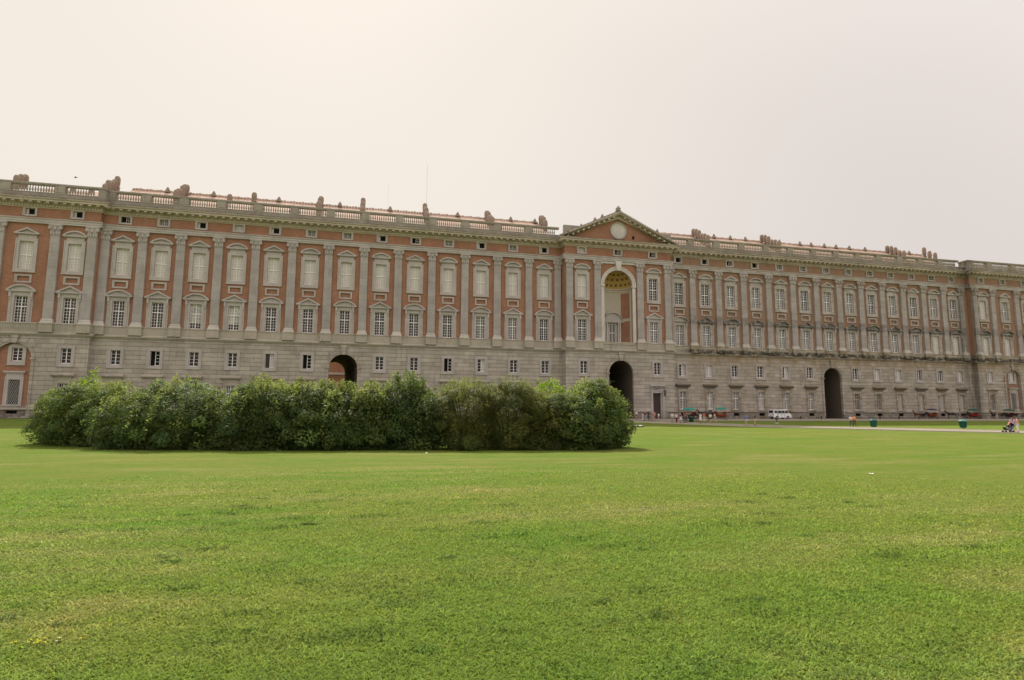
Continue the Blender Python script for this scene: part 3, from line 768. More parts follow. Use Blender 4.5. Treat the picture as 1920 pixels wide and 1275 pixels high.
# ---- big niche over the main arch
cx, r, zf, sz = NICHE; y = -2.1
mb = MB(); n = 22
for k in range(n):
    a, b = PI*k/n, PI*(k+1)/n
    P = lambda g_, rr_: (cx+rr_*math.cos(g_), sz+rr_*math.sin(g_))
    mb.prism([P(a, r-.004), P(a, r+.62), P(b, r+.62), P(b, r-.004)], y-.3, y+.05)
    mb.prism([P(a, r+.5), P(a, r+.72), P(b, r+.72), P(b, r+.5)], y-.42, y+.05)
    mb.prism([P(a, r+.12), P(a, r+.2), P(b, r+.2), P(b, r+.12)], y-.36, y+.05)
for s_ in (-1, 1):
    xa, xb = sorted((cx+s_*(r-.004), cx+s_*(r+.62))); mb.box(xa, xb, y-.26, y+.05, zf, sz-.3)
    mb.box(xa-.08, xb+.08, y-.44, y+.5, sz-.32, sz+.06)
mb.build('niche_archivolt', M['white_stone'], pal)
mb = MB(); mb.prism([(cx-.42, sz+r-.1), (cx+.42, sz+r-.1), (cx+.62, 30.63), (cx-.62, 30.63)], y-.62, y+.02)
mb.box(cx-4.0, cx+4.0, y-.2, y+.02, 30.2, 30.6)
mb.build('keystone', M['white_stone'], pal)
yb = y+.42
mb = MB(); n = 24
mb.grid([[(cx-r*math.cos(PI*k/n), yb+r*math.sin(PI*k/n), z) for k in range(n+1)] for z in (zf, sz-.4)])
mb.face(*[(cx-r*math.cos(PI*k/n), yb+r*math.sin(PI*k/n), zf) for k in range(n+1)][::-1])
mb.build('niche_wall', M['plaster'], pal, True)
mb = MB()
def dome(r_, az, el): return (cx-r_*math.cos(az)*math.cos(el), yb+r_*math.sin(az)*math.cos(el), sz+r_*math.sin(el))
# half-dome axis runs front to back
def hd(r_, th, ph):  # th 0..pi across the arch, ph 0..pi/2 front to back pole
    return (cx-r_*math.cos(th)*math.cos(ph), yb+r_*math.sin(ph), sz+r_*math.sin(th)*math.cos(ph))
mb.grid([[dome(r, PI*k/24, PI/2*j/12) for k in range(25)] for j in range(13)])
mb.build('half_dome', M['gold'], pal, True)
mb = MB()
for el, cnt in ((14, 9), (37, 7), (60, 5)):
    for k in range(cnt):
        az = PI*(k+.5)/cnt; e = R(el); w_ = .24
        c0 = Vector(dome(r-.03, az, e)); nrm_ = (Vector((cx, yb, sz))-c0).normalized(); t1 = nrm_.cross(Vector((0, 0, 1))).normalized(); t2 = nrm_.cross(t1)
        for off, hw_, dd in ((0, w_, 0), (.05, w_*.45, 0)):
            q0 = [c0+nrm_*off+t1*a_*hw_+t2*b_*hw_ for a_, b_ in ((-1, -1), (1, -1), (1, 1), (-1, 1))]
            q1 = [p+nrm_*.05 for p in q0]
            mb.face(*q1)
            for a_ in range(4): mb.face(q0[a_], q0[(a_+1) % 4], q1[(a_+1) % 4], q1[a_])
mb.build('coffers', M['coffer'], pal)
mb = MB(); mb.grid([[(cx-(r-o)*math.cos(PI*k/n), yb+(r-o)*math.sin(PI*k/n), z) for k in range(n+1)] for o, z in ((0, sz-.75), (.1, sz-.7), (.12, sz-.4), (.3, sz-.3), (.32, sz-.05), (0, sz))])
mb.build('niche_impost', M['cornice'], pal)
# brick field and pilaster strips inside the niche
mb = MB()
for a0_, a1_, z0_, z1_ in ((128, 168, 14.9, 19.2), (128, 168, 19.8, 24.9), (12, 52, 14.9, 19.2), (12, 52, 19.8, 24.9)):
    mb.grid([[(cx-(r-.06)*math.cos(R(a0_+(a1_-a0_)*k/8)), yb+(r-.06)*math.sin(R(a0_+(a1_-a0_)*k/8)), z) for k in range(9)] for z in (z0_, z1_)])
mb.build('niche_brick_field', M['brick'], pal)
mb = MB()
for xx in (-1.75, -1.38, 1.05, 1.42): mb.lathe([(.2, 14.75), (.2, 14.95), (.14, 15.05), (.12, 18.5), (.18, 18.8), (.2, 18.9)], cx+xx, yb+1.9, 10)
mb.build('column_pair', M['white_stone'], pal)
mb = MB(); mb.box(cx-2.05, cx+1.75, yb+1.62, yb+2.5, 18.9, 19.35); mb.box(cx-1.15, cx-.75, yb+2.2, yb+2.6, 14.75, 18.9); mb.box(cx+.45, cx+.85, yb+2.2, yb+2.6, 14.75, 18.9); mb.box(cx-2.9, cx+2.9, yb+1.95, yb+2.2, 18.95, 19.3)
hw_ = 1.9; hh_ = 1.5; r_ = (hw_*hw_+hh_*hh_)/(2*hh_); a0_ = math.asin(hw_/r_)
pts = [(cx-.15+r_*math.sin(a0_-2*a0_*k/14), 19.35+hh_-r_+r_*math.cos(a0_-2*a0_*k/14)) for k in range(15)]
mb.prism(pts, yb+1.9, yb+2.5); pts2 = [(p[0], p[1]+.22) for p in pts]
mb.prism(pts2+[p for p in pts[::-1]], yb+1.55, yb+2.5)
mb.build('aedicule', M['stone'], pal)
mb = MB(); mb.box(cx-.78, cx+.5, yb+2.42, yb+2.5, 14.75, 18.8)
mb.mi = 1
for k, xx in enumerate((-.78, -.2, .4)): mb.box(cx+xx, cx+xx+.1, yb+2.34, yb+2.42, 14.75, 18.8)
for z in (14.8, 16.8, 18.6): mb.box(cx-.68, cx+.4, yb+2.35, yb+2.42, z, z+.12)
mb.build('niche_door', [M['glass_mid'], M['white_wood']], pal)
mb = MB(); mb.box(cx-3.3, cx+3.3, y-.36, y-.12, 14.2, 14.5); mb.box(cx-3.5, cx+3.5, y-.4, y-.06, 14.5, 14.62)
mb.build('balcony_rail', M['dado'], pal)
mb = MB()   # iron railings of the left pavilion
for a, b in ((-15.2, -9.9), (-7.6, -4.8)):
    mb.box(a, b, -1.66, -1.62, 14.70, 14.76)
    for k in range(int((b-a)/.22)): mb.box(a+k*.22, a+k*.22+.03, -1.655, -1.625, 13.9, 14.7)
mb.build('railing', M['grey_wood'], pal)

# ---- central gable
mb = MB(); yc = -2.1
ax, az = 87.45, 40.55; fx0, fx1, fz = 74.85, 100.05, 34.62
mb.prism([(76.6, 34.7), (98.4, 34.7), (ax, 39.6)], yc, yc+.5)
mb.build('gable_wall', M['brick'], pal)
mb = MB(); sl_ = (az-fz)/(ax-fx0); L = math.hypot(1, sl_)
def rake(o0, o1, t0, t1, mbx=mb):
    for s_ in (-1, 1):
        fx = fx0 if s_ < 0 else fx1
        P = [(fx, fz-t1*L+ .0), (ax, az-t1*L), (ax, az-t0*L), (fx, fz-t0*L)]
        if s_ > 0: P = P[::-1]
        mbx.prism([(x_, max(z_, 34.58)) for x_, z_ in P], yc-o1, yc+.3)
rake(0, 1.55, 0.0, .20); rake(0, 1.32, .20, .48); rake(0, .48, .48, 1.12)
nm = 11
for s_ in (-1, 1):
    fx = fx0 if s_ < 0 else fx1
    for k in range(1, nm):
        t = k/nm*.93+.06; x_ = fx+(ax-fx)*t; z_ = fz+(az-fz)*t-.48*L
        if z_ > 34.9: mb.prism([(x_-.2, z_-.26-s_*(-1)*.0), (x_+.2, z_-.26), (x_+.2, z_+.02-s_*sl_*.2), (x_-.2, z_+.02+s_*sl_*.2)], yc-1.2, yc-.3)
mb.build('raking_cornice', M['cornice'], pal)
mb = MB()
for s_ in (-1, 1):
    fx = fx0 if s_ < 0 else fx1
    a = (fx, yc-1.5, fz+.02); b = (ax, yc-1.5, az+.02)
    for (p, q2, o_) in ((a, b, .22),):
        mb.face((p[0], p[1], p[2]), (q2[0], q2[1], q2[2]), (q2[0], 7, q2[2]+.5), (p[0], 7, p[2]+.3))
        mb.face((p[0], p[1], p[2]), (q2[0], q2[1], q2[2]), (q2[0], q2[1]+.3, q2[2]+.3), (p[0], p[1]+.3, p[2]+.3))
mb.build('gable_roof', M['gutter'], pal)
mb = MB(); n = 32
for r0, r1, pr in ((1.50, 1.78, .16), (1.62, 1.70, .22)):
    for k in range(n):
        a, b = 2*PI*k/n, 2*PI*(k+1)/n
        P = lambda g_, rr_: (87.65+rr_*math.cos(g_), 36.98+rr_*math.sin(g_))
        mb.prism([P(a, r0), P(a, r1), P(b, r1), P(b, r0)], yc-pr, yc+.02)
ro = mb.build('roundel', M['stone'], pal)
mb = MB(); mb.prism([(87.65+1.5*math.cos(2*PI*k/n), 36.98+1.5*math.sin(2*PI*k/n)) for k in range(n)], yc-.06, yc+.02)
link('disc', mb.mesh('disc', M['white_stone']), ro)
mb = MB(); mb.box(90.6, 91.1, yc-.012, yc+.3, 35.5, 36.15); mb.build('vent_opening', M['open_dark'], pal)
mb = MB(); mb.box(76.3, 81.9, -1.9, -1.3, 35.0, 37.45); mb.build('blank_parapet', M['parapet'], pal)
mb = MB(); mb.box(94.9, 99.3, -1.9, -1.3, 35.0, 37.2); mb.build('blank_parapet', M['parapet'], pal)
mb = MB(); mb.lathe([(.5, 40.6), (.62, 40.75), (.4, 40.95), (.55, 41.2), (.35, 41.5), (.14, 41.75), (0, 41.85)], ax-.2, yc-1.0, 10); mb.build('finial', M['parapet'], pal)

# ---- roofs, chimneys, vents
RZ, RY = 41.35, 10.0
mb = MB()
for a, b in ((-2.6, 74.6), (101.5, 177.0)):
    n = 26; xs = [a+(b-a)*k/n for k in range(n+1)]; jz = [rr.uniform(-.06, .06) for _ in xs]
    mb.grid([[(x_, 1.2, 35.3) for x_ in xs], [(x_, RY, RZ+jz[k]) for k, x_ in enumerate(xs)], [(x_, YB+.5, 35) for x_ in xs]])
    mb.face((a, 1.2, 35.3), (a, RY, RZ), (a, YB+.5, 35)); mb.face((b, 1.2, 35.3), (b, RY, RZ), (b, YB+.5, 35))
mb.face((76.4, .5, 35.2), (98.8, .5, 35.2), (98.8, YB, 35.4), (76.4, YB, 35.4))
mb.grid([[(x_, 1.2, 34.9) for x_ in (-15.0, -2.6)], [(x_, 8, 39.6) for x_ in (-15.0, -2.6)], [(x_, YB, 35) for x_ in (-15.0, -2.6)]])
mb.face((-15.0, 1.2, 34.9), (-15.0, 8, 39.6), (-15.0, YB, 35))
mb.grid([[(x_, 0, 34.9) for x_ in (-24, -15.0)], [(x_, YB, 35) for x_ in (-24, -15.0)]]); mb.grid([[(x_, 0, 34.9) for x_ in (177.4, 200.5)], [(x_, YB, 35) for x_ in (177.4, 200.5)]])
mb.build('roof', M['tiles'], pal)
for a, b in ((-2.6, 74.6), (101.5, 177.0)):
    mb = MB(); n = int((b-a)/.55)
    for k in range(n):
        x_ = a+(b-a)*k/n; mb.box(x_, x_+(b-a)/n*.93, RY-.22, RY+.22, RZ-.08, RZ+.16+.05*((k*7) % 3), .04)
    mb.build('ridge_tiles', M['tiles'], pal)
M['chim'] = plain('weathered_chimney_plaster', (0.29, 0.225, 0.18), 0.9, 0.1, var=0.35)
cms = []
for v_ in range(3):
    mb = MB(); h_ = 2.5+.15*v_
    mb.box(-.34, .34, -.3, .3, 0, .9, .02); mb.box(-.42, .42, -.36, .36, .5, .62)
    mb.lathe([(.36, .85), (.42, 1.0), (.47, 1.25), (.48, h_-.55), (.42, h_-.28), (.30, h_-.08), (.12, h_), (0, h_)], 0, 0, 9)
    mb.box(-.2, .2, -.44, -.38, 1.2, 1.9)
    cms.append(mb.mesh('chimney', M['chim'], True))
def roofz(y_): return 35.3+(RZ-35.3)*(y_-1.2)/(RY-1.2)
CH = [(-4.9, 5, .0), (6.5, 6, 0), (30.3, 6, 0), (38.2, 6, 0), (50.4, 6, 0), (63.2, 6, 0), (75.0, 4, 0), (111.4, 6, 0), (129.4, 6, 0), (165.6, 5, 0), (176.8, 3, 0), (18.4, 1, 0), (14.2, 1, -1.2), (-17.6, 3, -4.2)]
for x_, n, dz in CH:
    for k in range(n):
        y_ = 9.3-k*1.12 if n > 1 else 8.0
        z_ = roofz(y_)-.2+dz
        if x_ < -10: y_ = 6.5-k*1.2; z_ = 38.7-.5*k
        if x_ > 175: y_ = 9.0-k*1.4; z_ = roofz(y_)-.6
        hgt_ = max(1.6, 43.1-.62*(9.3-y_)-z_) if (n > 1 and x_ > -10) else 2.5
        o = link('chimney', cms[(k+int(x_)) % 3], pal, (x_, y_, z_)); o.rotation_euler = (0, 0, .1*((k*3) % 5-2)); o.scale = (1, 1, hgt_/2.65*(1+.035*((k*5+int(x_)) % 3-1)))
vm = MB(); vm.lathe([(.5, -.2), (.42, .15), (.3, .5), (.1, .85), (0, .9)], 0, 0, 6); vm = vm.mesh('roof_vent', M['chim'])
for x_ in [3.2, 11, 22.5, 33.8, 43.5, 57.2, 68.5, 73.8, 102.5, 116.9, 121.2, 125.2, 134.5, 140.2, 143.4, 147.2, 150.6, 154.5, 159.2, 169.5, 172.8]:
    link('roof_vent', vm, pal, (x_, RY-.3, RZ+.0))
for x_ in [-11.0, -8.2, -5.0]: link('roof_vent', vm, pal, (x_, 7.8, 39.5))
for x_, y_, z_ in ((80.2, -1.2, 37.3), (83.6, 0, 39.3), (85.2, 0, 40.1), (91.6, 0, 39.4), (94.6, -.6, 37.7)): link('roof_vent', vm, pal, (x_, y_, z_))
for x_, h_, r_ in ((50.6, 9.8, .022), (43.0, 5.0, .012)):
    mb = MB(); mb.tube([(x_, 8, 40), (x_, 8, 41.2+h_)], r_, 5); mb.build('antenna', M['grey_wood'], pal)

# ---- courtyard wing seen through the side arch
mb = MB(); panel(mb, 8, 70, 0, 17, 42, [], .4)
mb.build('courtyard_wall', M['brick'], pal)
mb = MB(); mb.box(8, 70, 41.6, 42.0, 9.9, 10.4); mb.box(8, 70, 41.5, 42.3, 17, 17.6); mb.build('courtyard_cornice', M['stone'], pal)
#SPLIT#
# ------------------------------------------------------------------ GROUND (real metres)
def ss(a, b, x):
    t = np.clip((x-a)/(b-a), 0, 1); return t*t*(3-2*t)
def hg(y): return -0.62*ss(-12, -42, y)*(1-ss(-72, -112, y))
def hgf(y): return float(hg(np.float64(y)))

def grass_mat(name, blades=False):
    q = N(name, 0.95 if not blades else 0.7, 0.04 if not blades else 0.15)
    P = q.pos()
    big = q.noise(P, 0.060, 5, 0.62, 0.38, 0.62)
    med = q.noise(q.pos((1, 1.3, 1)), 0.30, 5, 0.62, 0.38, 0.66)
    sm = q.noise(P, 2.2, 5, 0.7, 0.35, 0.65)
    c = q.mix(big, (0.098, 0.205, 0.021), (0.152, 0.206, 0.032))
    c = q.mix(q.math('MULTIPLY', med, 0.65), c, (0.205, 0.222, 0.046))
    dry = q.math('MULTIPLY', q.noise(q.pos((0.40, 1.3, 1)), 0.42, 6, 0.68, 0.46, 0.66), q.noise(P, 0.13, 3, 0.5, 0.36, 0.56))
    c = q.mix(q.math('MULTIPLY', dry, 0.62), c, (0.33, 0.275, 0.115))
    c = q.mix(q.math('MULTIPLY', sm, 0.32), c, (0.078, 0.148, 0.017))
    wd = q.math('MULTIPLY', q.noise(q.pos((0.7, 1, 1)), 0.75, 5, 0.7, 0.60, 0.72), q.noise(P, 0.2, 2, 0.5, 0.45, 0.6))
    c = q.mix(q.math('MULTIPLY', wd, 0.38), c, (0.045, 0.105, 0.016))
    if blades:
        a = q.n('ShaderNodeAttribute', attribute_name='tint'); 
        c = q.mix(1.0, c, a.outputs['Color'], 'MULTIPLY')
        q.b.inputs['Transmission Weight'].default_value = 0.0
        tr = q.n('ShaderNodeBsdfTranslucent'); q.l(c, tr.inputs['Color'])
        mxs = q.n('ShaderNodeMixShader'); mxs.inputs[0].default_value = 0.48
        out = q.t.nodes['Material Output']
        q.l(q.b.outputs[0], mxs.inputs[1]); q.l(tr.outputs[0], mxs.inputs[2]); q.l(mxs.outputs[0], out.inputs[0])
    else:
        st2 = q.noise(q.pos((0.7, 1.6, 1)), 1.1, 6, 0.75, 0.40, 0.62)
        c = q.mix(q.math('MULTIPLY', st2, 0.34), c, (0.20, 0.185, 0.050))
        st3 = q.noise(q.pos((1.0, 1.0, 1)), 4.5, 6, 0.8, 0.48, 0.66)
        c = q.mix(q.math('MULTIPLY', st3, 0.45), c, (0.055, 0.105, 0.013))
        f = q.noise(P, 14, 6, 0.8, 0.3, 0.7)
        c = q.mix(q.math('MULTIPLY', f, 0.30), c, (0.05, 0.088, 0.011))
        q.bump(q.math('ADD', q.noise(P, 18, 6, 0.85), q.math('MULTIPLY', q.noise(P, 0.9, 5, 0.7), 2.5)), 0.55, 0.05)
    q.col(c); return q.m
M['lawn'] = grass_mat('mown_lawn'); M['blades'] = grass_mat('grass_blades', True)
q = N('gravel', 0.95, 0.1)
c = q.mix(q.noise(q.pos(), 0.5, 5), (0.23, 0.205, 0.165), (0.32, 0.285, 0.23)); c = q.mix(q.math('MULTIPLY', q.noise(q.pos(), 9, 5, .7), .4), c, (0.24, .21, .17)); q.col(c); q.bump(q.noise(q.pos(), 30, 4), .4, .02); M['gravel'] = q.m
q = N('cobbles', 0.9, 0.15)
c = q.mix(q.noise(q.pos(), 0.4, 5), (0.13, 0.12, 0.105), (0.20, 0.185, 0.16)); q.col(c); q.bump(q.noise(q.pos(), 8, 3), .5, .03); M['cobbles'] = q.m
M['kerb'] = plain('pale_kerb_stone', (0.46, 0.41, 0.33), 0.9, 0.1, var=0.15)

ys = [-3000, -1200, -500, -250]+list(np.arange(-170, 41, 1.0))+[80, 200, 600, 3000]
xs = [-3000, -800, -200]+list(range(-100, 341, 20))+[700, 3000]
mb = MB(); mb.grid([[(x_, y_, hgf(y_)) for x_ in xs] for y_ in ys])
tag(mb.build('lawn', M['lawn'], None, True), kind='structure')
def strip(name, L, Rr, mat, dz, nsub=14):
    mb = MB(); rows_ = []
    for (a, b) in zip(L, Rr):
        row = []
        for k in range(nsub+1):
            t = k/nsub; x_ = a[0]+(b[0]-a[0])*t; y_ = a[1]+(b[1]-a[1])*t; row.append((x_, y_, hgf(y_)+dz))
        rows_.append(row)
    mb.grid(rows_); o = mb.build(name, mat); tag(o, kind='structure'); return o
def dense(pts, st=1.0):
    out = []
    for a, b in zip(pts, pts[1:]):
        n = max(1, int(math.dist(a, b)/st)); out += [(a[0]+(b[0]-a[0])*k/n, a[1]+(b[1]-a[1])*k/n) for k in range(n)]
    return out+[pts[-1]]
strip('cobbled_road', [(-60, .3), (340, .3)], [(-60, -4.2), (340, -4.2)], M['cobbles'], .03)
strip('cobbled_forecourt', [(70, -4.2), (340, -4.2)], [(70, -14.6), (340, -14.6)], M['cobbles'], .031)
strip('gravel_drive', [(70, -14.6), (98, -14.6), (340, -14.6)], [(70, -20.5), (98, -22.0), (340, -19.5)], M['gravel'], .034)
LE = [(70, -20.5), (80, -22.5), (88.9, -25.6), (92.3, -28.6), (95.0, -30.9), (97.3, -33.6), (99.8, -37.3), (102.4, -41.5), (104.9, -46.5), (107.9, -52.4), (110.7, -57.6), (113.6, -62.1), (116.4, -66.9), (119.5, -73), (123, -84), (125, -100), (125, -140)]
TE = [(75, -18.5), (85, -20.0), (98.5, -22.0), (99, -24.5), (99.6, -27.0), (101, -29.4), (103.6, -31.9), (107.3, -35.3), (111.2, -39.4), (116.0, -44.1), (119.6, -49.0), (122.8, -54.4), (125.5, -60.5), (128.5, -69), (131.5, -83), (133, -100), (133, -140)]
def smooth(pts):
    out = []
    for a, b, c_, d_ in zip([pts[0]]+pts[:-2], pts[:-1], pts[1:], pts[2:]+[pts[-1]]):
        for k in range(6):
            t = k/6; out.append(tuple(.5*((2*b[i])+(-a[i]+c_[i])*t+(2*a[i]-5*b[i]+4*c_[i]-d_[i])*t*t+(-a[i]+3*b[i]-3*c_[i]+d_[i])*t**3) for i in (0, 1)))
    return out+[pts[-1]]
LE, TE = smooth(LE), smooth(TE)
strip('gravel_path', LE, TE, M['gravel'], .045, 20)
def kerb(name, line, off, wd, h_):
    mb = MB(); A_, B_ = [], []
    for i, p in enumerate(line):
        a = Vector(line[max(i-1, 0)]); b = Vector(line[min(i+1, len(line)-1)]); t = (b-a).normalized(); nn = Vector((t.y, -t.x))
        A_.append((p[0]+nn.x*off, p[1]+nn.y*off)); B_.append((p[0]+nn.x*(off+wd), p[1]+nn.y*(off+wd)))
    mb.grid([[(a[0], a[1], hgf(a[1])-.05), (a[0], a[1], hgf(a[1])+h_), (b[0], b[1], hgf(b[1])+h_), (b[0], b[1], hgf(b[1])-.05)] for a, b in zip(A_, B_)])
    tag(mb.build(name, M['kerb']), kind='structure')
kerb('path_kerb', LE[10:], -.25, .5, .14)
kerb('path_kerb', TE[16:], 0.0, .3, .10)
kerb('drive_kerb', [(70+k*6., -14.6) for k in range(40)], 0, .35, .12)

# ---- grass blades: one mesh, dense near the lens and thinning out
def grass():
    yaw_ = 0.24228; V = []; T = []
    gn = rng.random((64, 64))
    def vnoise(x, y, sc_):
        u, v = x/sc_, y/sc_; iu, iv = np.floor(u).astype(int), np.floor(v).astype(int); fu, fv = u-iu, v-iv
        fu, fv = fu*fu*(3-2*fu), fv*fv*(3-2*fv); g_ = lambda a, b: gn[a % 64, b % 64]
        return (g_(iu, iv)*(1-fu)+g_(iu+1, iv)*fu)*(1-fv)+(g_(iu, iv+1)*(1-fu)+g_(iu+1, iv+1)*fu)*fv
    n = 620000
    rr_ = 3.1*(22/3.1)**(rng.random(n)**1.05)          # even density in the picture
    a = yaw_+(rng.random(n)-.5)*R(98)
    x = CAM.x+rr_*np.sin(a); y = CAM.y+rr_*np.cos(a)
    cl = vnoise(x+300, y+300, .23)*.6+vnoise(x+300, y+300, .075)*.5+vnoise(x+300, y+300, 1.1)*.4-.75
    fade = np.clip((22-rr_)/13, 0, 1)
    keep = rng.random(n) < (.74+.6*cl)*fade
    x, y, cl, rr_ = x[keep], y[keep], cl[keep], rr_[keep]; n = len(x)
    z = hg(y); h = rng.uniform(.010, .026, n)*(1+.5*cl)*(1+rr_*.02); az = rng.random(n)*2*PI; lean = rng.uniform(.5, 2.3, n)*h
    wv_ = (.0016+.00034*rr_)*(.6+.8*rng.random(n))*1.5; dx, dy = np.cos(az), np.sin(az); px, py = -dy*wv_, dx*wv_
    b = np.stack([x, y, z-.002], 1); P = np.stack([px, py, 0*px], 1)
    mid = b+np.stack([dx*lean*.4, dy*lean*.4, h*.75], 1); tip = b+np.stack([dx*lean, dy*lean, h], 1)
    v = np.stack([b-P, b+P, mid+P*.9, mid-P*.9, tip], 1); V.append(v.reshape(-1, 3))
    br = rng.uniform(1.0, 2.2, n)*(1+.25*cl); ye = rng.random(n)
    dp = np.clip((vnoise(x*.6+500, y*1.5+500, .9)*.6+vnoise(x+400, y+400, .31)*.4-.60)/.14, 0, 1)*np.clip((vnoise(x+100, y+100, 3.7)-.35)/.3, 0, 1)
    t = np.stack([br*.97*(1+.3*(ye > .90)), br*1.04*(1+.1*(ye > .90)), br*(1+.5*(ye < .12)), np.ones(n)], 1); t[:, :3] *= 1+dp[:, None]*np.array([.32, .10, .40]); T.append(np.repeat(t, 5, 0))
    # clover and broad-leaved weeds in loose patches
    for k in range(170):
        r_ = 3.4*(15/3.4)**rng.random(); a_ = yaw_+(rng.random()-.5)*R(92); cx_, cy_ = CAM.x+r_*math.sin(a_), CAM.y+r_*math.cos(a_)
        m_ = int(rng.uniform(30, 110)); sg = rng.uniform(.04, .16); x = cx_+rng.normal(size=m_)*sg*1.5; y = cy_+rng.normal(size=m_)*sg*.8; z = hg(y); h = rng.uniform(.018, .042, m_); az = rng.random(m_)*2*PI; lean = rng.uniform(.2, 1.1, m_)*h
        wv_ = rng.uniform(.005, .010, m_)*(1+r_*.03); dx, dy = np.cos(az), np.sin(az); px, py = -dy*wv_, dx*wv_; b = np.stack([x, y, z-.002], 1); P = np.stack([px, py, 0*px], 1)
        mid = b+np.stack([dx*lean*.5, dy*lean*.5, h*.85], 1); tip = b+np.stack([dx*lean*1.3, dy*lean*1.3, h], 1)
        V.append(np.stack([b-P*.4, b+P*.4, mid+P, mid-P, tip], 1).reshape(-1, 3)); tt = rng.uniform(.55, 1.25, m_)*rng.uniform(.7, 1.2)
        tt = tt*1.35; t = np.stack([tt*.85, tt, tt*1.2, np.ones(m_)], 1); T.append(np.repeat(t, 5, 0))
    # clover and broad-leaved weeds in loose patches
    V0 = np.concatenate(V); T0 = np.concatenate(T); n5 = len(V0)//5
    me = bpy.data.meshes.new('grass'); me.vertices.add(len(V0)); me.vertices.foreach_set('co', V0.astype(np.float32).ravel())
    i0 = (np.arange(n5)*5)[:, None]
    loops = np.concatenate([i0+np.array([[0, 1, 2, 3]]), i0+np.array([[3, 2, 4]])], 1).ravel()
    me.loops.add(len(loops)); me.loops.foreach_set('vertex_index', loops.astype(np.int32))
    starts = np.stack([np.arange(n5)*7, np.arange(n5)*7+4], 1).ravel()
    me.polygons.add(len(starts)); me.polygons.foreach_set('loop_start', starts.astype(np.int32))
    me.update(calc_edges=True)
    at_ = me.attributes.new('tint', 'FLOAT_COLOR', 'POINT'); at_.data.foreach_set('color', T0.astype(np.float32).ravel())
    me.materials.append(M['blades'])
    tag(link('grass', me), 'short mown grass blades covering the near part of the lawn', 'grass', kind='stuff')
grass()

# ------------------------------------------------------------------ THICKET
def leaf_mat(name, c1, c2, trans=0.35):
    q = N(name, 0.55, 0.22)
    c = q.mix(q.noise(q.pos(), 1.3, 3, .6), c1, c2)
    a = q.n('ShaderNodeAttribute', attribute_name='tint'); c = q.mix(1.0, c, a.outputs['Color'], 'MULTIPLY')
    q.col(c); tr = q.n('ShaderNodeBsdfTranslucent'); q.l(q.mix(1.0, c, (2.5, 2.35, 1.3), 'MULTIPLY'), tr.inputs['Color'])
    mxs = q.n('ShaderNodeMixShader'); mxs.inputs[0].default_value = trans
    q.l(q.b.outputs[0], mxs.inputs[1]); q.l(tr.outputs[0], mxs.inputs[2]); q.l(mxs.outputs[0], q.t.nodes['Material Output'].inputs[0]); return q.m
M['leaf_deep'] = leaf_mat('deep_green_leaves', (0.050, 0.082, 0.023), (0.094, 0.134, 0.038), .38)
M['leaf_mid'] = leaf_mat('mid_green_leaves', (0.056, 0.094, 0.022), (0.104, 0.146, 0.038), .40)
M['leaf_olive'] = leaf_mat('olive_green_leaves', (0.070, 0.090, 0.022), (0.115, 0.130, 0.032), .42)
M['leaf_lime'] = leaf_mat('lime_green_leaves', (0.11, 0.20, 0.014), (0.18, 0.25, 0.022), .48)
M['leaf_new_sunlit'] = leaf_mat('sunlit_new_leaves', (0.105, 0.145, 0.045), (0.165, 0.200, 0.070), .42)  # young growth whose colour also carries the sunlit tone of the crowns
M['bark'] = plain('brown_stems', (0.10, 0.075, 0.05), 0.9, 0.1, var=0.3)

def leaves_mesh(pts, nrm, size, tint, mat, aspect=.5):
    """rhombic folded leaves; arrays (n,3)"""
    n = len(pts)
    rnd = rng.normal(size=(n, 3)); d = np.cross(nrm, rnd); d /= np.linalg.norm(d, axis=1, keepdims=True)+1e-9
    d[:, 2] -= .35; d /= np.linalg.norm(d, axis=1, keepdims=True)
    s_ = np.cross(nrm, d); s_ /= np.linalg.norm(s_, axis=1, keepdims=True)+1e-9
    L_ = size[:, None]; up_ = nrm*L_*.12
    v = np.stack([pts, pts+d*L_*.45+s_*L_*aspect*.5-up_, pts+d*L_, pts+d*L_*.45-s_*L_*aspect*.5-up_], 1).reshape(-1, 3)
    me = bpy.data.meshes.new('foliage'); me.vertices.add(len(v)); me.vertices.foreach_set('co', v.astype(np.float32).ravel())
    i0 = (np.arange(n)*4)[:, None]; loops = np.concatenate([i0+np.array([[0, 1, 2]]), i0+np.array([[0, 2, 3]])], 1).ravel()
    me.loops.add(len(loops)); me.loops.foreach_set('vertex_index', loops.astype(np.int32))
    st = np.arange(n*2)*3; me.polygons.add(n*2); me.polygons.foreach_set('loop_start', st.astype(np.int32)); me.update(calc_edges=True)
    a = me.attributes.new('tint', 'FLOAT_COLOR', 'POINT'); t = np.concatenate([tint, np.ones((n, 1))], 1)
    a.data.foreach_set('color', np.repeat(t, 4, 0).astype(np.float32).ravel()); me.materials.append(M[mat]); return me
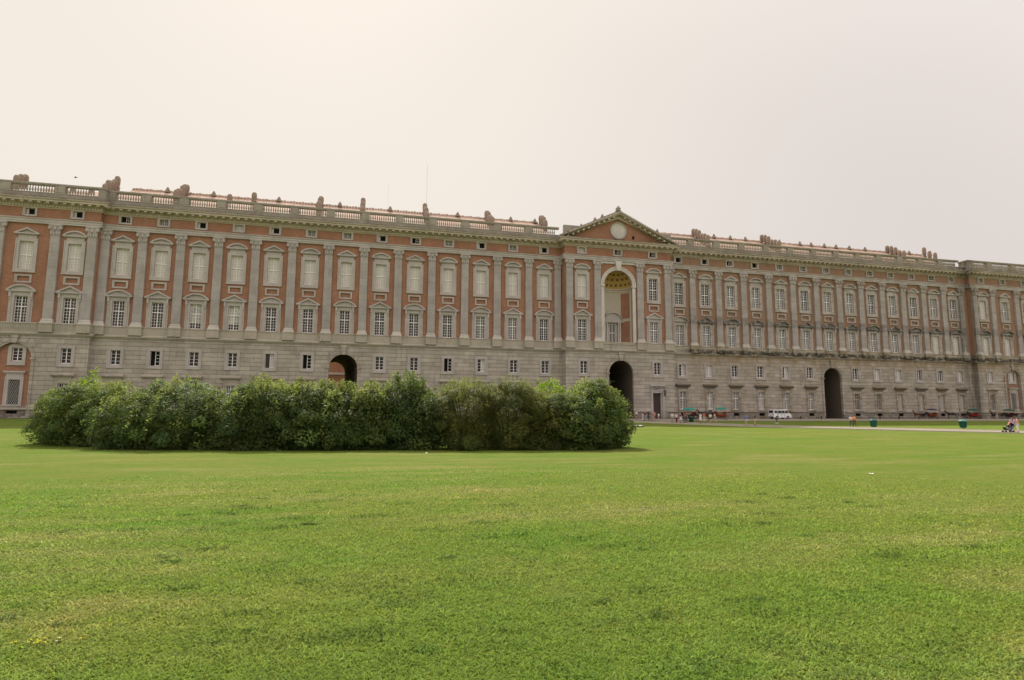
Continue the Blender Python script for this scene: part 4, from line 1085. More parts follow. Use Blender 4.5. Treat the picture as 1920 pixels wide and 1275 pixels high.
def shrub(label, lobes, mat, nleaf, size=(.10, .19), shoots=0, shoot_h=(.4, 1.0), shoot_mat=None, aspect=.5, tintv=.3, pale=0.0, feather=.18, sprays=1.0):
    """lobes: (x, y, rx, ry, h) standing on the lawn"""
    cx = sum(l[0] for l in lobes)/len(lobes); cyy = sum(l[1] for l in lobes)/len(lobes)
    root = tag(empty('shrub', (cx, cyy, hgf(cyy))), label, 'shrub', 'shrubs of the thicket on the lawn')
    P, Nn, Tt = [], [], []
    wts = np.array([l[2]*l[3]*l[4] for l in lobes])**.7; wts /= wts.sum()
    lobes[:] = [(x, y, rx, ry, h*(1.03+.07*((k_*7+int(x*3)) % 3-1))) for k_, (x, y, rx, ry, h) in enumerate(lobes)]
    for (x, y, rx, ry, h), wt in zip(lobes, wts):
        zg = hgf(y); rz = h*.62; zc = zg+h-rz
        sub = int(70*wt*len(lobes))          # leaf clumps on the outside of every lobe
        for k in range(sub):
            v = rng.normal(size=3); v /= np.linalg.norm(v); v[2] = v[2]*.9+.1
            if v[2] < -.75: v[2] *= -1
            cr_ = rng.uniform(.28, .62); rad = rng.uniform(.72, 1.0)
            c0 = np.array([x+v[0]*rx*rad, y+v[1]*ry*rad, zc+v[2]*rz*rad])
            if v[2] < 0: c0[0] = x+(c0[0]-x)*1.12; c0[1] = y+(c0[1]-y)*1.12
            c0[2] = max(c0[2], zg+.25)
            m_ = max(6, int(nleaf*wt/sub)); q_ = rng.normal(size=(m_, 3)); q_ /= np.linalg.norm(q_, axis=1, keepdims=True)
            rad_ = rng.uniform(.55, 1.0, (m_, 1))**.5+rng.exponential(feather, (m_, 1))*.5
            pp = c0+q_*rad_*cr_*np.array([1, 1, .75]); pp[:, 2] = np.maximum(pp[:, 2], zg+.03+.05*rng.random(m_))
            nn_ = q_*.6+v*.4+np.array([0, 0, .85])+rng.normal(size=(m_, 3))*.35; nn_ /= np.linalg.norm(nn_, axis=1, keepdims=True)
            tb = rng.uniform(1-tintv, 1+tintv)*np.ones((m_, 3))*rng.uniform(.75, 1.25, (m_, 1)); yel = rng.uniform(.85, 1.2)
            tb[:, 0] *= yel; tb[:, 2] *= 1/yel
            if pale and rng.random() < pale: tb *= np.array([2.1, 1.8, 1.7])
            P.append(pp); Nn.append(nn_); Tt.append(tb)
        m_ = int(nleaf*.6*wt)               # inner leaves close the body
        q_ = rng.normal(size=(m_, 3)); q_ /= np.linalg.norm(q_, axis=1, keepdims=True); rad_ = rng.uniform(.45, .9, (m_, 1))
        pp = np.array([x, y, zc])+q_*rad_*np.array([rx, ry, rz]); low = rng.random(m_) < .4
        pp[low, 2] = zg+rng.random(low.sum())*h*.5
        pp[:, 2] = np.maximum(pp[:, 2], zg+.05); P.append(pp); Nn.append(rng.normal(size=(m_, 3))); Nn[-1] /= np.linalg.norm(Nn[-1], axis=1, keepdims=True); Tt.append(np.full((m_, 3), .8))
    for (x, y, rx, ry, h) in lobes:          # arching sprays that hang over the outside
        for k in range(int(34*sprays)):
            a = rng.random()*2*PI; r0_ = rng.uniform(.25, .8); r1_ = r0_+rng.uniform(.25, .6); z0_ = h*math.sqrt(max(.1, 1-(r0_*.85)**2))*rng.uniform(.85, 1.05); dr = rng.uniform(.15, .75)*h*(.4+r0_)
            m_ = int(rng.uniform(30, 70)); t = np.sort(rng.random(m_)); rad = r0_+(r1_-r0_)*t; rise = .22*np.sin(t*PI)
            pp = np.stack([x+rx*rad*math.cos(a), y+ry*rad*math.sin(a), hgf(y)+z0_+rise-dr*t**1.8], 1)+rng.normal(size=(m_, 3))*np.array([.07, .07, .05])
            pp[:, 2] = np.maximum(pp[:, 2], hgf(y)+.04)
            nn_ = rng.normal(size=(m_, 3))*.45+np.array([math.cos(a)*.3, math.sin(a)*.3, 1.0]); nn_ /= np.linalg.norm(nn_, axis=1, keepdims=True)
            tb = np.ones((m_, 3))*rng.uniform(.8, 1.5)*rng.uniform(.8, 1.2, (m_, 1))
            if rng.random() < .38: tb *= np.array([1.9, 1.65, 1.7])  # paler sprays: leaf glints put into the tint
            P.append(pp); Nn.append(nn_); Tt.append(tb)
    P = np.concatenate(P); Nn = np.concatenate(Nn); Tt = np.concatenate(Tt)
    off = np.array([cx, cyy, hgf(cyy)])
    link('foliage', leaves_mesh(P-off, Nn, rng.uniform(size[0], size[1], len(P)), Tt, mat, aspect), root)
    st = MB()
    for (x, y, rx, ry, h) in lobes:
        for k in range(9):
            a = rng.random()*2*PI; e = rng.uniform(.3, .85)
            st.tube([(x-cx+.2*math.cos(a), y-cyy+.2*math.sin(a), hgf(y)-off[2]), (x-cx+rx*e*.5*math.cos(a), y-cyy+ry*e*.5*math.sin(a), h*.45), (x-cx+rx*e*math.cos(a), y-cyy+ry*e*math.sin(a), h*.8)], [.05, .035, .012], 5)
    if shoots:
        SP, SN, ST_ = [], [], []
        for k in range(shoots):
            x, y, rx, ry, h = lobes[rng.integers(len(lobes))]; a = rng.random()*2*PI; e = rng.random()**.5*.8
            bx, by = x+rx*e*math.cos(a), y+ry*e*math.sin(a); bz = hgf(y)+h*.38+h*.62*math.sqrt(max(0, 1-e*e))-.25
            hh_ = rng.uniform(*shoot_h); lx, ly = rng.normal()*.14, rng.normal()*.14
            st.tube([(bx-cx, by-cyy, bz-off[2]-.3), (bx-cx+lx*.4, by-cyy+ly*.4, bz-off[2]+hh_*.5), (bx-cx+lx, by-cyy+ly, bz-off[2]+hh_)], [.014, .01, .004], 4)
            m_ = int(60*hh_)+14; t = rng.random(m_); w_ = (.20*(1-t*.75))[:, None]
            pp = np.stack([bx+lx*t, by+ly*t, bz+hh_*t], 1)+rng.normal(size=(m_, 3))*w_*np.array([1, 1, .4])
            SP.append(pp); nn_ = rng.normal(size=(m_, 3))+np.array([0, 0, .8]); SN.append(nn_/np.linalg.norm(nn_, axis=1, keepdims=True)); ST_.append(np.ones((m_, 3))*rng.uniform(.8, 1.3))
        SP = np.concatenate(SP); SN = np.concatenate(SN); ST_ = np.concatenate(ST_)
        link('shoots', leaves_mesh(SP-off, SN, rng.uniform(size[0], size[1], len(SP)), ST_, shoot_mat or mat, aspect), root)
    st.build('stems', M['bark'], root)
    return root
shrub('leftmost dark green shrub of the thicket, a rounded dome of drooping leaves', [(23.9, -70.0, 1.8, 2.0, 3.3), (26.0, -71.8, 2.3, 2.8, 4.1), (28.2, -73.2, 2.3, 2.6, 3.7)], 'leaf_mid', 34000, pale=.08, shoots=60, shoot_h=(.25, .7), shoot_mat='leaf_new_sunlit')
shrub('lime green sapling sprouting from the top of the left end of the thicket', [(24.9, -68.6, .8, .8, 4.2), (26.7, -68.8, .6, .6, 4.1)], 'leaf_lime', 5200, (.10, .18), shoots=13, shoot_h=(.5, 1.2), tintv=.2)
shrub('second shrub from the left, domed with glossy leaves spilling to the lawn', [(30.6, -76.6, 2.2, 2.6, 3.2), (33.4, -77.8, 2.8, 2.9, 3.8), (36.4, -78.6, 2.3, 2.6, 3.7)], 'leaf_deep', 38000, pale=.15, shoots=75, shoot_h=(.2, .6), shoot_mat='leaf_new_sunlit')
shrub('feathery pale olive shrub rising behind the second dome of the thicket', [(34.2, -74.0, 1.6, 1.4, 3.7), (36.8, -74.6, 1.5, 1.4, 4.0)], 'leaf_olive', 9000, (.06, .12), shoots=26, shoot_h=(.3, 1.0), tintv=.25)
shrub('tangled mid green shrub with scattered pale leaves left of the arch', [(38.8, -80.0, 2.3, 2.5, 3.6), (41.4, -80.4, 2.2, 2.4, 3.5)], 'leaf_deep', 30000, pale=.15, shoots=80, shoot_h=(.3, .9), shoot_mat='leaf_new_sunlit')
shrub('spiky shrub with upright yellow green shoots in front of the side arch', [(43.2, -80.6, 2.0, 2.4, 3.6), (45.0, -80.8, 1.8, 2.3, 3.5)], 'leaf_mid', 25000, shoots=95, shoot_h=(.35, 1.05), shoot_mat='leaf_new_sunlit', pale=.07)
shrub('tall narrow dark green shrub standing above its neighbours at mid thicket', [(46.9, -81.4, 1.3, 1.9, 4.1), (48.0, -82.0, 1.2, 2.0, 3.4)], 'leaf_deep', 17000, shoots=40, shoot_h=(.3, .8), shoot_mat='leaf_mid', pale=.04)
shrub('broad olive shrub of fine feathery leaves right of the tall dark one', [(50.4, -82.4, 2.2, 2.5, 3.9), (53.0, -83.0, 2.2, 2.4, 3.9)], 'leaf_olive', 60000, (.07, .13), shoots=130, shoot_h=(.25, .85), shoot_mat='leaf_new_sunlit', tintv=.4, aspect=.4)
shrub('low yellowish olive shrub between the feathery shrub and the right dome', [(55.2, -83.4, 1.8, 2.2, 3.5)], 'leaf_olive', 26000, (.08, .14), shoots=50, shoot_h=(.25, .8), shoot_mat='leaf_new_sunlit')
shrub('rightmost round shrub of the thicket with pale tipped layered leaves', [(57.0, -84.0, 2.0, 2.4, 3.6), (58.6, -83.0, 1.9, 2.4, 3.75), (59.8, -82.2, 1.0, 1.6, 2.9)], 'leaf_mid', 38000, pale=.16, shoots=70, shoot_h=(.2, .6), shoot_mat='leaf_new_sunlit')
shrub('bright lime green sapling standing out of the right end of the thicket', [(56.4, -80.4, 1.4, 1.1, 4.0), (58.7, -80.6, 1.4, 1.2, 4.1)], 'leaf_lime', 13000, (.10, .18), shoots=36, shoot_h=(.4, .95), tintv=.25)
#SPLIT2#
# ------------------------------------------------------------------ FIGURES
def skin(name, verts, edges, radii, mat, sub=1, root=0):
    me = bpy.data.meshes.new(name+'_cage'); me.from_pydata(verts, edges, [])
    o = bpy.data.objects.new(name, me); COL.objects.link(o)
    md = o.modifiers.new('skin', 'SKIN'); md.use_smooth_shade = True
    for i, r in enumerate(radii):
        me.skin_vertices[0].data[i].radius = r if isinstance(r, tuple) else (r, r)
    me.skin_vertices[0].data[root].use_root = True
    if sub: sb = o.modifiers.new('sub', 'SUBSURF'); sb.levels = sub; sb.render_levels = sub
    dg = bpy.context.evaluated_depsgraph_get(); dg.update()
    out = bpy.data.meshes.new_from_object(o.evaluated_get(dg)); out.name = name
    out.materials.clear(); out.materials.append(mat)
    bpy.data.objects.remove(o); bpy.data.meshes.remove(me); return out

def pose_joints(kind):
    """joint positions, facing +Y, standing height about 1.72 m"""
    J = dict(pelvis=(0, 0, .95), waist=(0, .0, 1.10), chest=(0, .0, 1.32), neck=(0, .0, 1.47), jaw=(0, .03, 1.56), crown=(0, .01, 1.66))
    for s_, n in ((-1, 'l'), (1, 'r')):
        J['hip'+n] = (s_*.095, 0, .90); J['knee'+n] = (s_*.10, .02, .50); J['ank'+n] = (s_*.10, -.01, .09); J['toe'+n] = (s_*.12, .16, .035)
        J['sho'+n] = (s_*.185, 0, 1.40); J['elb'+n] = (s_*.25, -.03, 1.12); J['wri'+n] = (s_*.26, .05, .88)
    if kind == 'walk':
        J['kneel'] = (-.10, .18, .52); J['ankl'] = (-.10, .20, .10); J['toel'] = (-.11, .37, .06)
        J['kneer'] = (.10, -.08, .50); J['ankr'] = (.10, -.30, .14); J['toer'] = (.11, -.16, .03)
        J['elbl'] = (-.25, -.14, 1.14); J['wril'] = (-.25, -.02, .90); J['elbr'] = (.25, .10, 1.14); J['wrir'] = (.22, .26, .96)
    if kind == 'arms':   # both hands raised to the chest, holding something
        for s_, n in ((-1, 'l'), (1, 'r')): J['elb'+n] = (s_*.25, .06, 1.14); J['wri'+n] = (s_*.10, .27, 1.22)
    if kind == 'hip':    # one hand on the hip
        J['elbr'] = (.40, -.06, 1.16); J['wrir'] = (.20, .05, 1.0)
    if kind == 'bend':
        J.update(pelvis=(0, -.12, .82), waist=(0, -.02, .94), chest=(0, .14, 1.12), neck=(0, .24, 1.22), jaw=(0, .32, 1.27), crown=(0, .33, 1.38))
        for s_, n in ((-1, 'l'), (1, 'r')):
            J['hip'+n] = (s_*.095, -.12, .78); J['knee'+n] = (s_*.11, .12, .46); J['sho'+n] = (s_*.18, .17, 1.18); J['elb'+n] = (s_*.22, .34, .98); J['wri'+n] = (s_*.14, .50, .90)
    if kind == 'sit':
        for k in ('pelvis', 'waist', 'chest', 'neck', 'jaw', 'crown', 'shol', 'shor'): x, y, z = J[k]; J[k] = (x, y, z-.45)
        for s_, n in ((-1, 'l'), (1, 'r')):
            J['hip'+n] = (s_*.10, 0, .48); J['knee'+n] = (s_*.13, .42, .50); J['ank'+n] = (s_*.13, .46, .09); J['toe'+n] = (s_*.14, .60, .04)
            J['elb'+n] = (s_*.24, .08, .70); J['wri'+n] = (s_*.12, .34, .66)
    return J
def hand(J, n, V, E, Rr, wi):
    """palm, four bent fingers and a thumb leaving the side of the palm"""
    w_ = Vector(J['wri'+n]); e = Vector(J['elb'+n]); d = (w_-e).normalized(); side = Vector((0, 1, 0)) if abs(d.y) < .8 else Vector((0, 0, 1))
    side = (side-d*side.dot(d)).normalized(); nrm_ = d.cross(side)
    palm = w_+d*.055; V.append(tuple(palm)); E.append((wi, len(V)-1)); Rr.append((.030, .016)); pi_ = len(V)-1
    for k in range(4):
        b = w_+d*.095+side*(k-1.5)*.020; L_ = (.062, .072, .068, .052)[k]
        V.append(tuple(b)); E.append((pi_, len(V)-1)); Rr.append(.009)
        V.append(tuple(b+d*L_*.6+nrm_*.008)); E.append((len(V)-2, len(V)-1)); Rr.append(.008)
        V.append(tuple(b+d*L_+nrm_*.024)); E.append((len(V)-2, len(V)-1)); Rr.append(.007)
    t = w_+d*.035+side*.034; V.append(tuple(t)); E.append((pi_, len(V)-1)); Rr.append(.010)
    V.append(tuple(t+d*.035+side*.02)); E.append((len(V)-2, len(V)-1)); Rr.append(.008)
SKIN = [plain('fair_skin', (0.52, 0.32, 0.23), .6, .3), plain('tanned_skin', (0.36, 0.20, 0.13), .6, .3)]
BODY, CLOTH = {}, {}
def body_mesh(kind):
    if kind in BODY: return BODY[kind]
    J = pose_joints(kind); V, E, Rr, I = [], [], [], {}
    def add(n, r, frm=None):
        V.append(J[n]); Rr.append(r); I[n] = len(V)-1
        if frm: E.append((I[frm], I[n]))
    add('pelvis', (.135, .10)); add('waist', (.12, .09), 'pelvis'); add('chest', (.15, .105), 'waist'); add('neck', .05, 'chest'); add('jaw', (.062, .075), 'neck'); add('crown', (.075, .09), 'jaw')
    j, c = Vector(J['jaw']), Vector(J['crown'])
    for n in 'lr':
        add('hip'+n, .085, 'pelvis'); add('knee'+n, .055, 'hip'+n); add('ank'+n, .038, 'knee'+n); add('toe'+n, (.04, .028), 'ank'+n)
        add('sho'+n, .055, 'chest'); add('elb'+n, .042, 'sho'+n); add('wri'+n, .028, 'elb'+n); hand(J, n, V, E, Rr, I['wri'+n])
    me = skin('body', V, E, Rr, SKIN[0]); BODY[kind] = me; return me
def face_mesh(kind):
    J = pose_joints(kind); c = (Vector(J['jaw'])*.45+Vector(J['crown'])*.55); mb = MB()
    for s_ in (-1, 1): mb.lathe([(0, c.z-.008), (.011, c.z), (0, c.z+.008)], c.x+s_*.032, c.y+.083, 6)
    mb.prism([(c.x-.012, c.z-.035), (c.x+.012, c.z-.035), (c.x, c.z+.01)], c.y+.075, c.y+.10)
    mb.box(c.x-.022, c.x+.022, c.y+.07, c.y+.082, c.z-.062, c.z-.055)
    for s_ in (-1, 1): mb.lathe([(.0, c.z-.045), (.016, c.z-.02), (.018, c.z+.005), (0, c.z+.015)], c.x+s_*.078, c.y, 6)
    return mb.mesh('face', SKIN[1])
def cloth_mesh(kind, what):
    key = (kind, what)
    if key in CLOTH: return CLOTH[key]
    J = pose_joints(kind); V, E, Rr, I = [], [], [], {}
    def add(n, r, frm=None, p=None):
        V.append(tuple(p) if p is not None else J[n]); Rr.append(r); I[n] = len(V)-1
        if frm: E.append((I[frm], I[n]))
    mix_ = lambda a, b, t: Vector(J[a])*(1-t)+Vector(J[b])*t
    mt = SKIN[0]
    if what == 'shirt':
        add('pelvis', (.158, .125)); add('waist', (.145, .112), 'pelvis'); add('chest', (.172, .125), 'waist'); add('nk', .075, 'chest', mix_('chest', 'neck', .75))
        for n in 'lr': add('sho'+n, .075, 'chest'); add('sl'+n, .062, 'sho'+n, mix_('sho'+n, 'elb'+n, .7))
    elif what in ('trousers', 'shorts'):
        add('pelvis', (.15, .12))
        for n in 'lr':
            add('hip'+n, .105, 'pelvis')
            if what == 'shorts': add('th'+n, .09, 'hip'+n, mix_('hip'+n, 'knee'+n, .62))
            else: add('knee'+n, .078, 'hip'+n); add('cf'+n, .062, 'knee'+n, mix_('knee'+n, 'ank'+n, .9))
    elif what == 'hair':
        j, c = Vector(J['jaw']), Vector(J['crown']); add('a', (.078, .088), None, c+Vector((0, -.02, .022))); add('b', (.07, .06), 'a', c*.6+j*.4+Vector((0, -.045, 0)))
    elif what == 'longhair':
        j, c = Vector(J['jaw']), Vector(J['crown']); add('a', (.080, .090), None, c+Vector((0, -.02, .022))); add('b', (.075, .06), 'a', c*.6+j*.4+Vector((0, -.05, 0))); add('c', (.07, .04), 'b', j+Vector((0, -.09, -.12))); add('d', (.05, .03), 'c', j+Vector((0, -.12, -.26)))
    elif what == 'shoes':
        pass
    if what == 'skirt' or what == 'dress':
        p = Vector(J['pelvis']); mb = MB(); z0 = .45 if what == 'skirt' else .40
        mb.lathe([(.15, p.z+.12), (.17, p.z-.02), (.20, (p.z+z0)/2), (.25, z0), (.24, z0)], p.x, p.y, 14); me = mb.mesh(what, mt, True)
    elif what == 'shoes':
        mb = MB()
        for n in 'lr':
            a, t = Vector(J['ank'+n]), Vector(J['toe'+n]); mb.tube([a+Vector((0, -.06, -.045)), a+Vector((0, .02, -.03)), t+Vector((0, -.03, .0)), t+Vector((0, .05, -.005))], [.035, .048, .045, .02], 8)
        me = mb.mesh('shoes', mt, True)
    else: me = skin(what, V, E, Rr, mt)
    CLOTH[key] = me; return me
def setmat(o, m_):
    o.material_slots[0].link = 'OBJECT'; o.material_slots[0].material = m_
CM = {}
def cmat(c):
    if c not in CM: CM[c] = plain('cloth', c, .9, .1)
    return CM[c]
WHITE, CREAM, GREY, DARK, BLACK, NAVY, BLUE = (.72, .70, .68), (.62, .54, .40), (.30, .29, .28), (.06, .055, .06), (.02, .02, .022), (.04, .05, .12), (.10, .17, .42)
ORANGE, RED, MAROON, PINK, LILAC, KHAKI, PURPLE, TEAL = (.80, .26, .05), (.45, .05, .04), (.16, .025, .03), (.70, .36, .34), (.50, .34, .52), (.34, .28, .18), (.10, .06, .16), (.02, .16, .14)
HB, HD, HR, HG = (.05, .03, .018), (.015, .012, .010), (.20, .075, .035), (.35, .32, .29)
def person(label, x, y, rz, kind, top, bottom, topc, botc, hair=HB, tan=False, long=False, h=1.0, z=None, group=None):
    root = tag(empty('person', (x, y, hgf(y)+.05 if z is None else z), R(rz), h), label, 'person', group)
    b = link('body', body_mesh(kind), root); setmat(b, SKIN[1] if tan else SKIN[0])
    link('face', face_mesh(kind), root)
    for w_, c_ in ((top, topc), (bottom, botc), ('longhair' if long else 'hair', hair), ('shoes', DARK)):
        if w_: o = link('hair' if 'hair' in w_ else w_, cloth_mesh(kind, w_), root); setmat(o, cmat(c_))
    return root
GD = 'people outside the palace door'
person('person in a white top and dark shorts nearest the arch, walking past the wall', 93.3, -17.3, 100, 'walk', 'shirt', 'shorts', WHITE, DARK, HB, group=GD)
person('small person all in white between the arch and the dark dressed pair', 92.4, -21.6, 60, 'stand', 'shirt', 'trousers', WHITE, WHITE, HD, h=.86, group=GD)
person('person in black top and grey trousers, left one of the dark dressed pair', 93.3, -20.6, 20, 'stand', 'shirt', 'trousers', BLACK, GREY, HD, group=GD)
person('person in black carrying a white bag, right one of the dark dressed pair', 93.4, -21.9, 340, 'hip', 'shirt', 'trousers', BLACK, DARK, HB, long=True, group=GD)
person('person in a blue shirt and grey trousers left of the palace door', 94.6, -20.6, 200, 'arms', 'shirt', 'trousers', (.14, .17, .30), GREY, HG, group=GD)
person('person in pink with bare legs right behind the blue shirted one', 95.6, -19.9, 80, 'walk', 'shirt', 'shorts', PINK, (.5, .2, .2), HB, long=True, group=GD)
person('child in a white shirt before the jamb of the palace door', 96.8, -19.2, 0, 'stand', 'shirt', 'shorts', WHITE, (.5, .3, .3), HB, h=.80, group=GD)
GC = 'people round the dark carriage'
person('person in white shirt and grey trousers at the left end of the carriage crowd', 95.1, -27.2, 150, 'stand', 'shirt', 'trousers', WHITE, GREY, HD, group=GC)
person('person in white shirt and maroon trousers standing nearest at the path edge', 94.3, -30.0, 200, 'hip', 'shirt', 'trousers', (.70, .62, .60), MAROON, HD, group=GC)
person('person in a purple top and pale skirt in the carriage crowd', 95.9, -28.6, 90, 'stand', 'shirt', 'skirt', PURPLE, (.62, .58, .60), HB, long=True, group=GC)
person('person in dark grey clothes standing beside the pale skirt', 97.3, -27.2, 250, 'arms', 'shirt', 'trousers', (.10, .10, .11), (.09, .08, .08), HD, group=GC)
person('person in brown with a red cap of hair just left of the green bin cart', 98.0, -26.8, 120, 'stand', 'shirt', 'trousers', (.15, .08, .06), (.12, .10, .09), HR, group=GC)
person('person in a long white dress in front of the dark carriage', 99.6, -28.6, 110, 'stand', 'shirt', 'dress', WHITE, WHITE, HB, long=True, group=GC)
person('person in an orange red shirt behind the white dress', 101.3, -27.0, 300, 'arms', 'shirt', 'trousers', (.62, .14, .06), CREAM, HD, group=GC)
person('person in white t-shirt and black shorts between the two parasol carriages', 100.9, -29.5, 180, 'stand', 'shirt', 'shorts', WHITE, BLACK, HB, group=GC)
person('person in tan clothes right of the black shorts', 102.2, -28.8, 200, 'walk', 'shirt', 'trousers', (.48, .36, .24), (.5, .42, .32), HB, long=True, group=GC)
GP = 'pairs walking on the gravel path'
person('person in blue shirt and beige shorts, seen from behind on the path', 102.2, -37.3, 345, 'arms', 'shirt', 'shorts', BLUE, CREAM, HB, h=1.02, group=GP)
person('person in black top and cream shorts standing right of the blue shirt', 104.8, -35.9, 10, 'hip', 'shirt', 'shorts', DARK, (.66, .58, .46), HR, long=True, h=1.02, group=GP)
person('person in pale grey shirt and dark trousers beside the orange shirt', 116.0, -43.4, 330, 'walk', 'shirt', 'trousers', (.52, .50, .46), (.09, .10, .09), HG, h=1.02, group=GP)
person('person in a bright orange shirt and dark shorts on the path', 117.5, -42.5, 330, 'walk', 'shirt', 'trousers', ORANGE, (.10, .07, .06), HR, tan=True, h=1.02, group=GP)
GF = 'people at the right edge of the path'
person('person with red hair leaning over the dark pushchair', 116.9, -65.3, 250, 'bend', 'shirt', 'trousers', (.62, .25, .20), (.09, .09, .10), HR, long=True, group=GF)
person('person in a white shirt and pale trousers behind the pushchair', 119.0, -64.2, 200, 'arms', 'shirt', 'trousers', (.72, .62, .60), (.55, .62, .60), HR, group=GF)
person('person in lilac top and black shorts with bare legs at the right edge', 117.0, -65.6, 330, 'stand', 'shirt', 'shorts', LILAC, BLACK, HR, long=True, h=1.04, group=GF)
person('person in pink top and white trousers farthest right at the frame edge', 118.6, -65.0, 30, 'arms', 'shirt', 'trousers', PINK, (.70, .66, .68), HR, long=True, h=1.04, group=GF)

# pushchair
M['rubber'] = plain('black_rubber', (.02, .02, .02), .8, .2); M['pram'] = plain('dark_pushchair_fabric', (.035, .036, .042), .9, .1); M['steel'] = plain('grey_steel', (.35, .35, .36), .4, .5, .7)
def wheel(mb, cx, cy_, cz, r, w_, n=16, axis='y', spokes=0, rim=.12):
    def P(a, rr_, o): return (cx+rr_*math.cos(a), cy_+o, cz+rr_*math.sin(a)) if axis == 'y' else (cx+o, cy_+rr_*math.cos(a), cz+rr_*math.sin(a))
    ri = r*(1-rim)
    mb.grid([[P(2*PI*k/n, q_, o) for k in range(n)] for q_, o in ((ri, -w_/2), (r, -w_/2), (r, w_/2), (ri, w_/2), (ri, -w_/2))], True)
    if spokes:
        for k in range(spokes):
            a = 2*PI*k/spokes; p, q_ = P(a, r*.08, 0), P(a, ri+.01, 0); mb.tube([p, q_], w_*.28, 4)
        mb.tube([P(0, 0, -w_), P(0, 0, w_)], r*.13, 8)
    else:
        mb.grid([[P(2*PI*k/n, q_, o) for k in range(n)] for q_, o in ((.01, -w_*.3), (ri+.002, -w_*.45))], True); mb.grid([[P(2*PI*k/n, q_, o) for k in range(n)] for q_, o in ((.01, w_*.3), (ri+.002, w_*.45))], True)
y0 = -65.6
t = tag(empty('pushchair', (116.2, y0, hgf(y0)+.05), R(160)), 'dark fabric pushchair pushed by the red haired person on the path', 'pushchair')
mb = MB(); mb.prism([(-.35, .35), (.25, .30), (.38, .62), (.30, .66), (.18, .42), (-.2, .48), (-.42, .95), (-.5, .92)], -.22, .22); mb.build('seat', M['pram'], t)
mb = MB(); n = 10
mb.grid([[(-.2+.36*math.cos(R(60+12*k)), y_, .78+.36*math.sin(R(60+12*k))) for k in range(n)] for y_ in (-.23, .23)]); mb.build('hood', M['pram'], t)
mb = MB()
for s_ in (-1, 1): mb.tube([(.35, s_*.24, .2), (-.35, s_*.24, .62), (-.72, s_*.22, 1.02)], .016, 6); mb.tube([(-.42, s_*.24, .16), (.05, s_*.24, .45)], .016, 6)
mb.tube([(-.72, -.22, 1.02), (-.72, .22, 1.02)], .02, 6); mb.build('frame', M['steel'], t)
for x_ in (.36, -.42):
    for s_ in (-1, 1): mb = MB(); wheel(mb, x_, s_*.25, .13, .13, .05, 12); mb.build('wheel', M['rubber'], t)

# ---- horses and carriages
M['horse'] = plain('dark_bay_coat', (.045, .028, .018), .5, .3); M['mane'] = plain('black_mane', (.012, .01, .01), .8, .2); M['chestnut'] = plain('chestnut_coat', (.14, .055, .025), .5, .3)
def horse_body():
    V = [(0, 0, 1.22), (.45, 0, 1.20), (-.45, 0, 1.24), (.78, 0, 1.28), (-.80, 0, 1.26), (1.02, 0, 1.58), (1.22, 0, 1.86), (1.34, 0, 1.86), (1.62, 0, 1.62), (1.70, 0, 1.54)]
    Rr = [(.27, .30), (.25, .29), (.27, .28), (.20, .25), (.23, .24), (.11, .17), (.09, .12), (.09, .12), (.06, .075), (.055, .06)]
    E = [(0, 1), (0, 2), (1, 3), (2, 4), (3, 5), (5, 6), (6, 7), (7, 8), (8, 9)]
    def leg(parent, pts, rads):
        p = parent
        for a, r in zip(pts, rads): V.append(a); Rr.append(r); E.append((p, len(V)-1)); p = len(V)-1
    for s_ in (-1, 1):
        leg(3, [(.72, s_*.15, 1.0), (.74, s_*.16, .62), (.72, s_*.16, .22), (.78, s_*.16, .05)], [.115, .062, .042, .055])
        leg(4, [(-.72, s_*.15, 1.0), (-.62, s_*.16, .78), (-.90, s_*.16, .52), (-.86, s_*.16, .2), (-.80, s_*.16, .05)], [.15, .105, .062, .042, .055])
    return skin('body', V, E, Rr, M['horse'])
HB_ME = horse_body()
mb = MB()
for k in range(9): t_ = k/8; mb.tube([(.80+.45*t_, 0, 1.50+.50*t_), (.72+.45*t_, .09*(-1)**k, 1.34+.5*t_)], [.035, .012], 4)
mb.tube([(1.24, 0, 2.0), (1.40, 0, 1.92)], .03, 4)
for s_ in (-1, 1): mb.tube([(1.24, s_*.06, 1.95), (1.23, s_*.07, 2.08)], [.035, .006], 5)
MANE = mb.mesh('mane', M['mane'])
mb = MB(); mb.tube([(-1.0, 0, 1.36), (-1.12, 0, 1.15), (-1.10, 0, .7), (-1.08, 0, .5)], [.05, .075, .06, .02], 6); TAIL = mb.mesh('tail', M['mane'])
mb = MB()
for x_, r_, r2_ in ((.62, .30, .33), (-.1, .29, .32)):
    n = 14; mb.grid([[(x_+o, r_*math.sin(2*PI*k/n), 1.22+r2_*math.cos(2*PI*k/n)) for k in range(n)] for o in (-.03, .03)], True)
mb.tube([(.98, .13, 1.42), (.98, 0, 1.36), (.98, -.13, 1.42)], .035, 5)
for s_ in (-1, 1): mb.tube([(.95, s_*.24, 1.28), (.3, s_*.32, 1.1), (-1.15, s_*.34, .95)], .014, 4); mb.tube([(1.58, s_*.07, 1.62), (.4, s_*.2, 1.52), (-.6, s_*.15, 1.6)], .008, 4)
HARN = mb.mesh('harness', M['rubber'])
def horse(label, x, y, rz, coat='horse'):
    r_ = tag(empty('horse', (x, y, hgf(y)+.04), R(rz)), label, 'horse', 'carriage horses'); b = link('body', HB_ME, r_); setmat(b, M[coat])
    link('mane', MANE, r_); link('tail', TAIL, r_); link('harness', HARN, r_); return r_
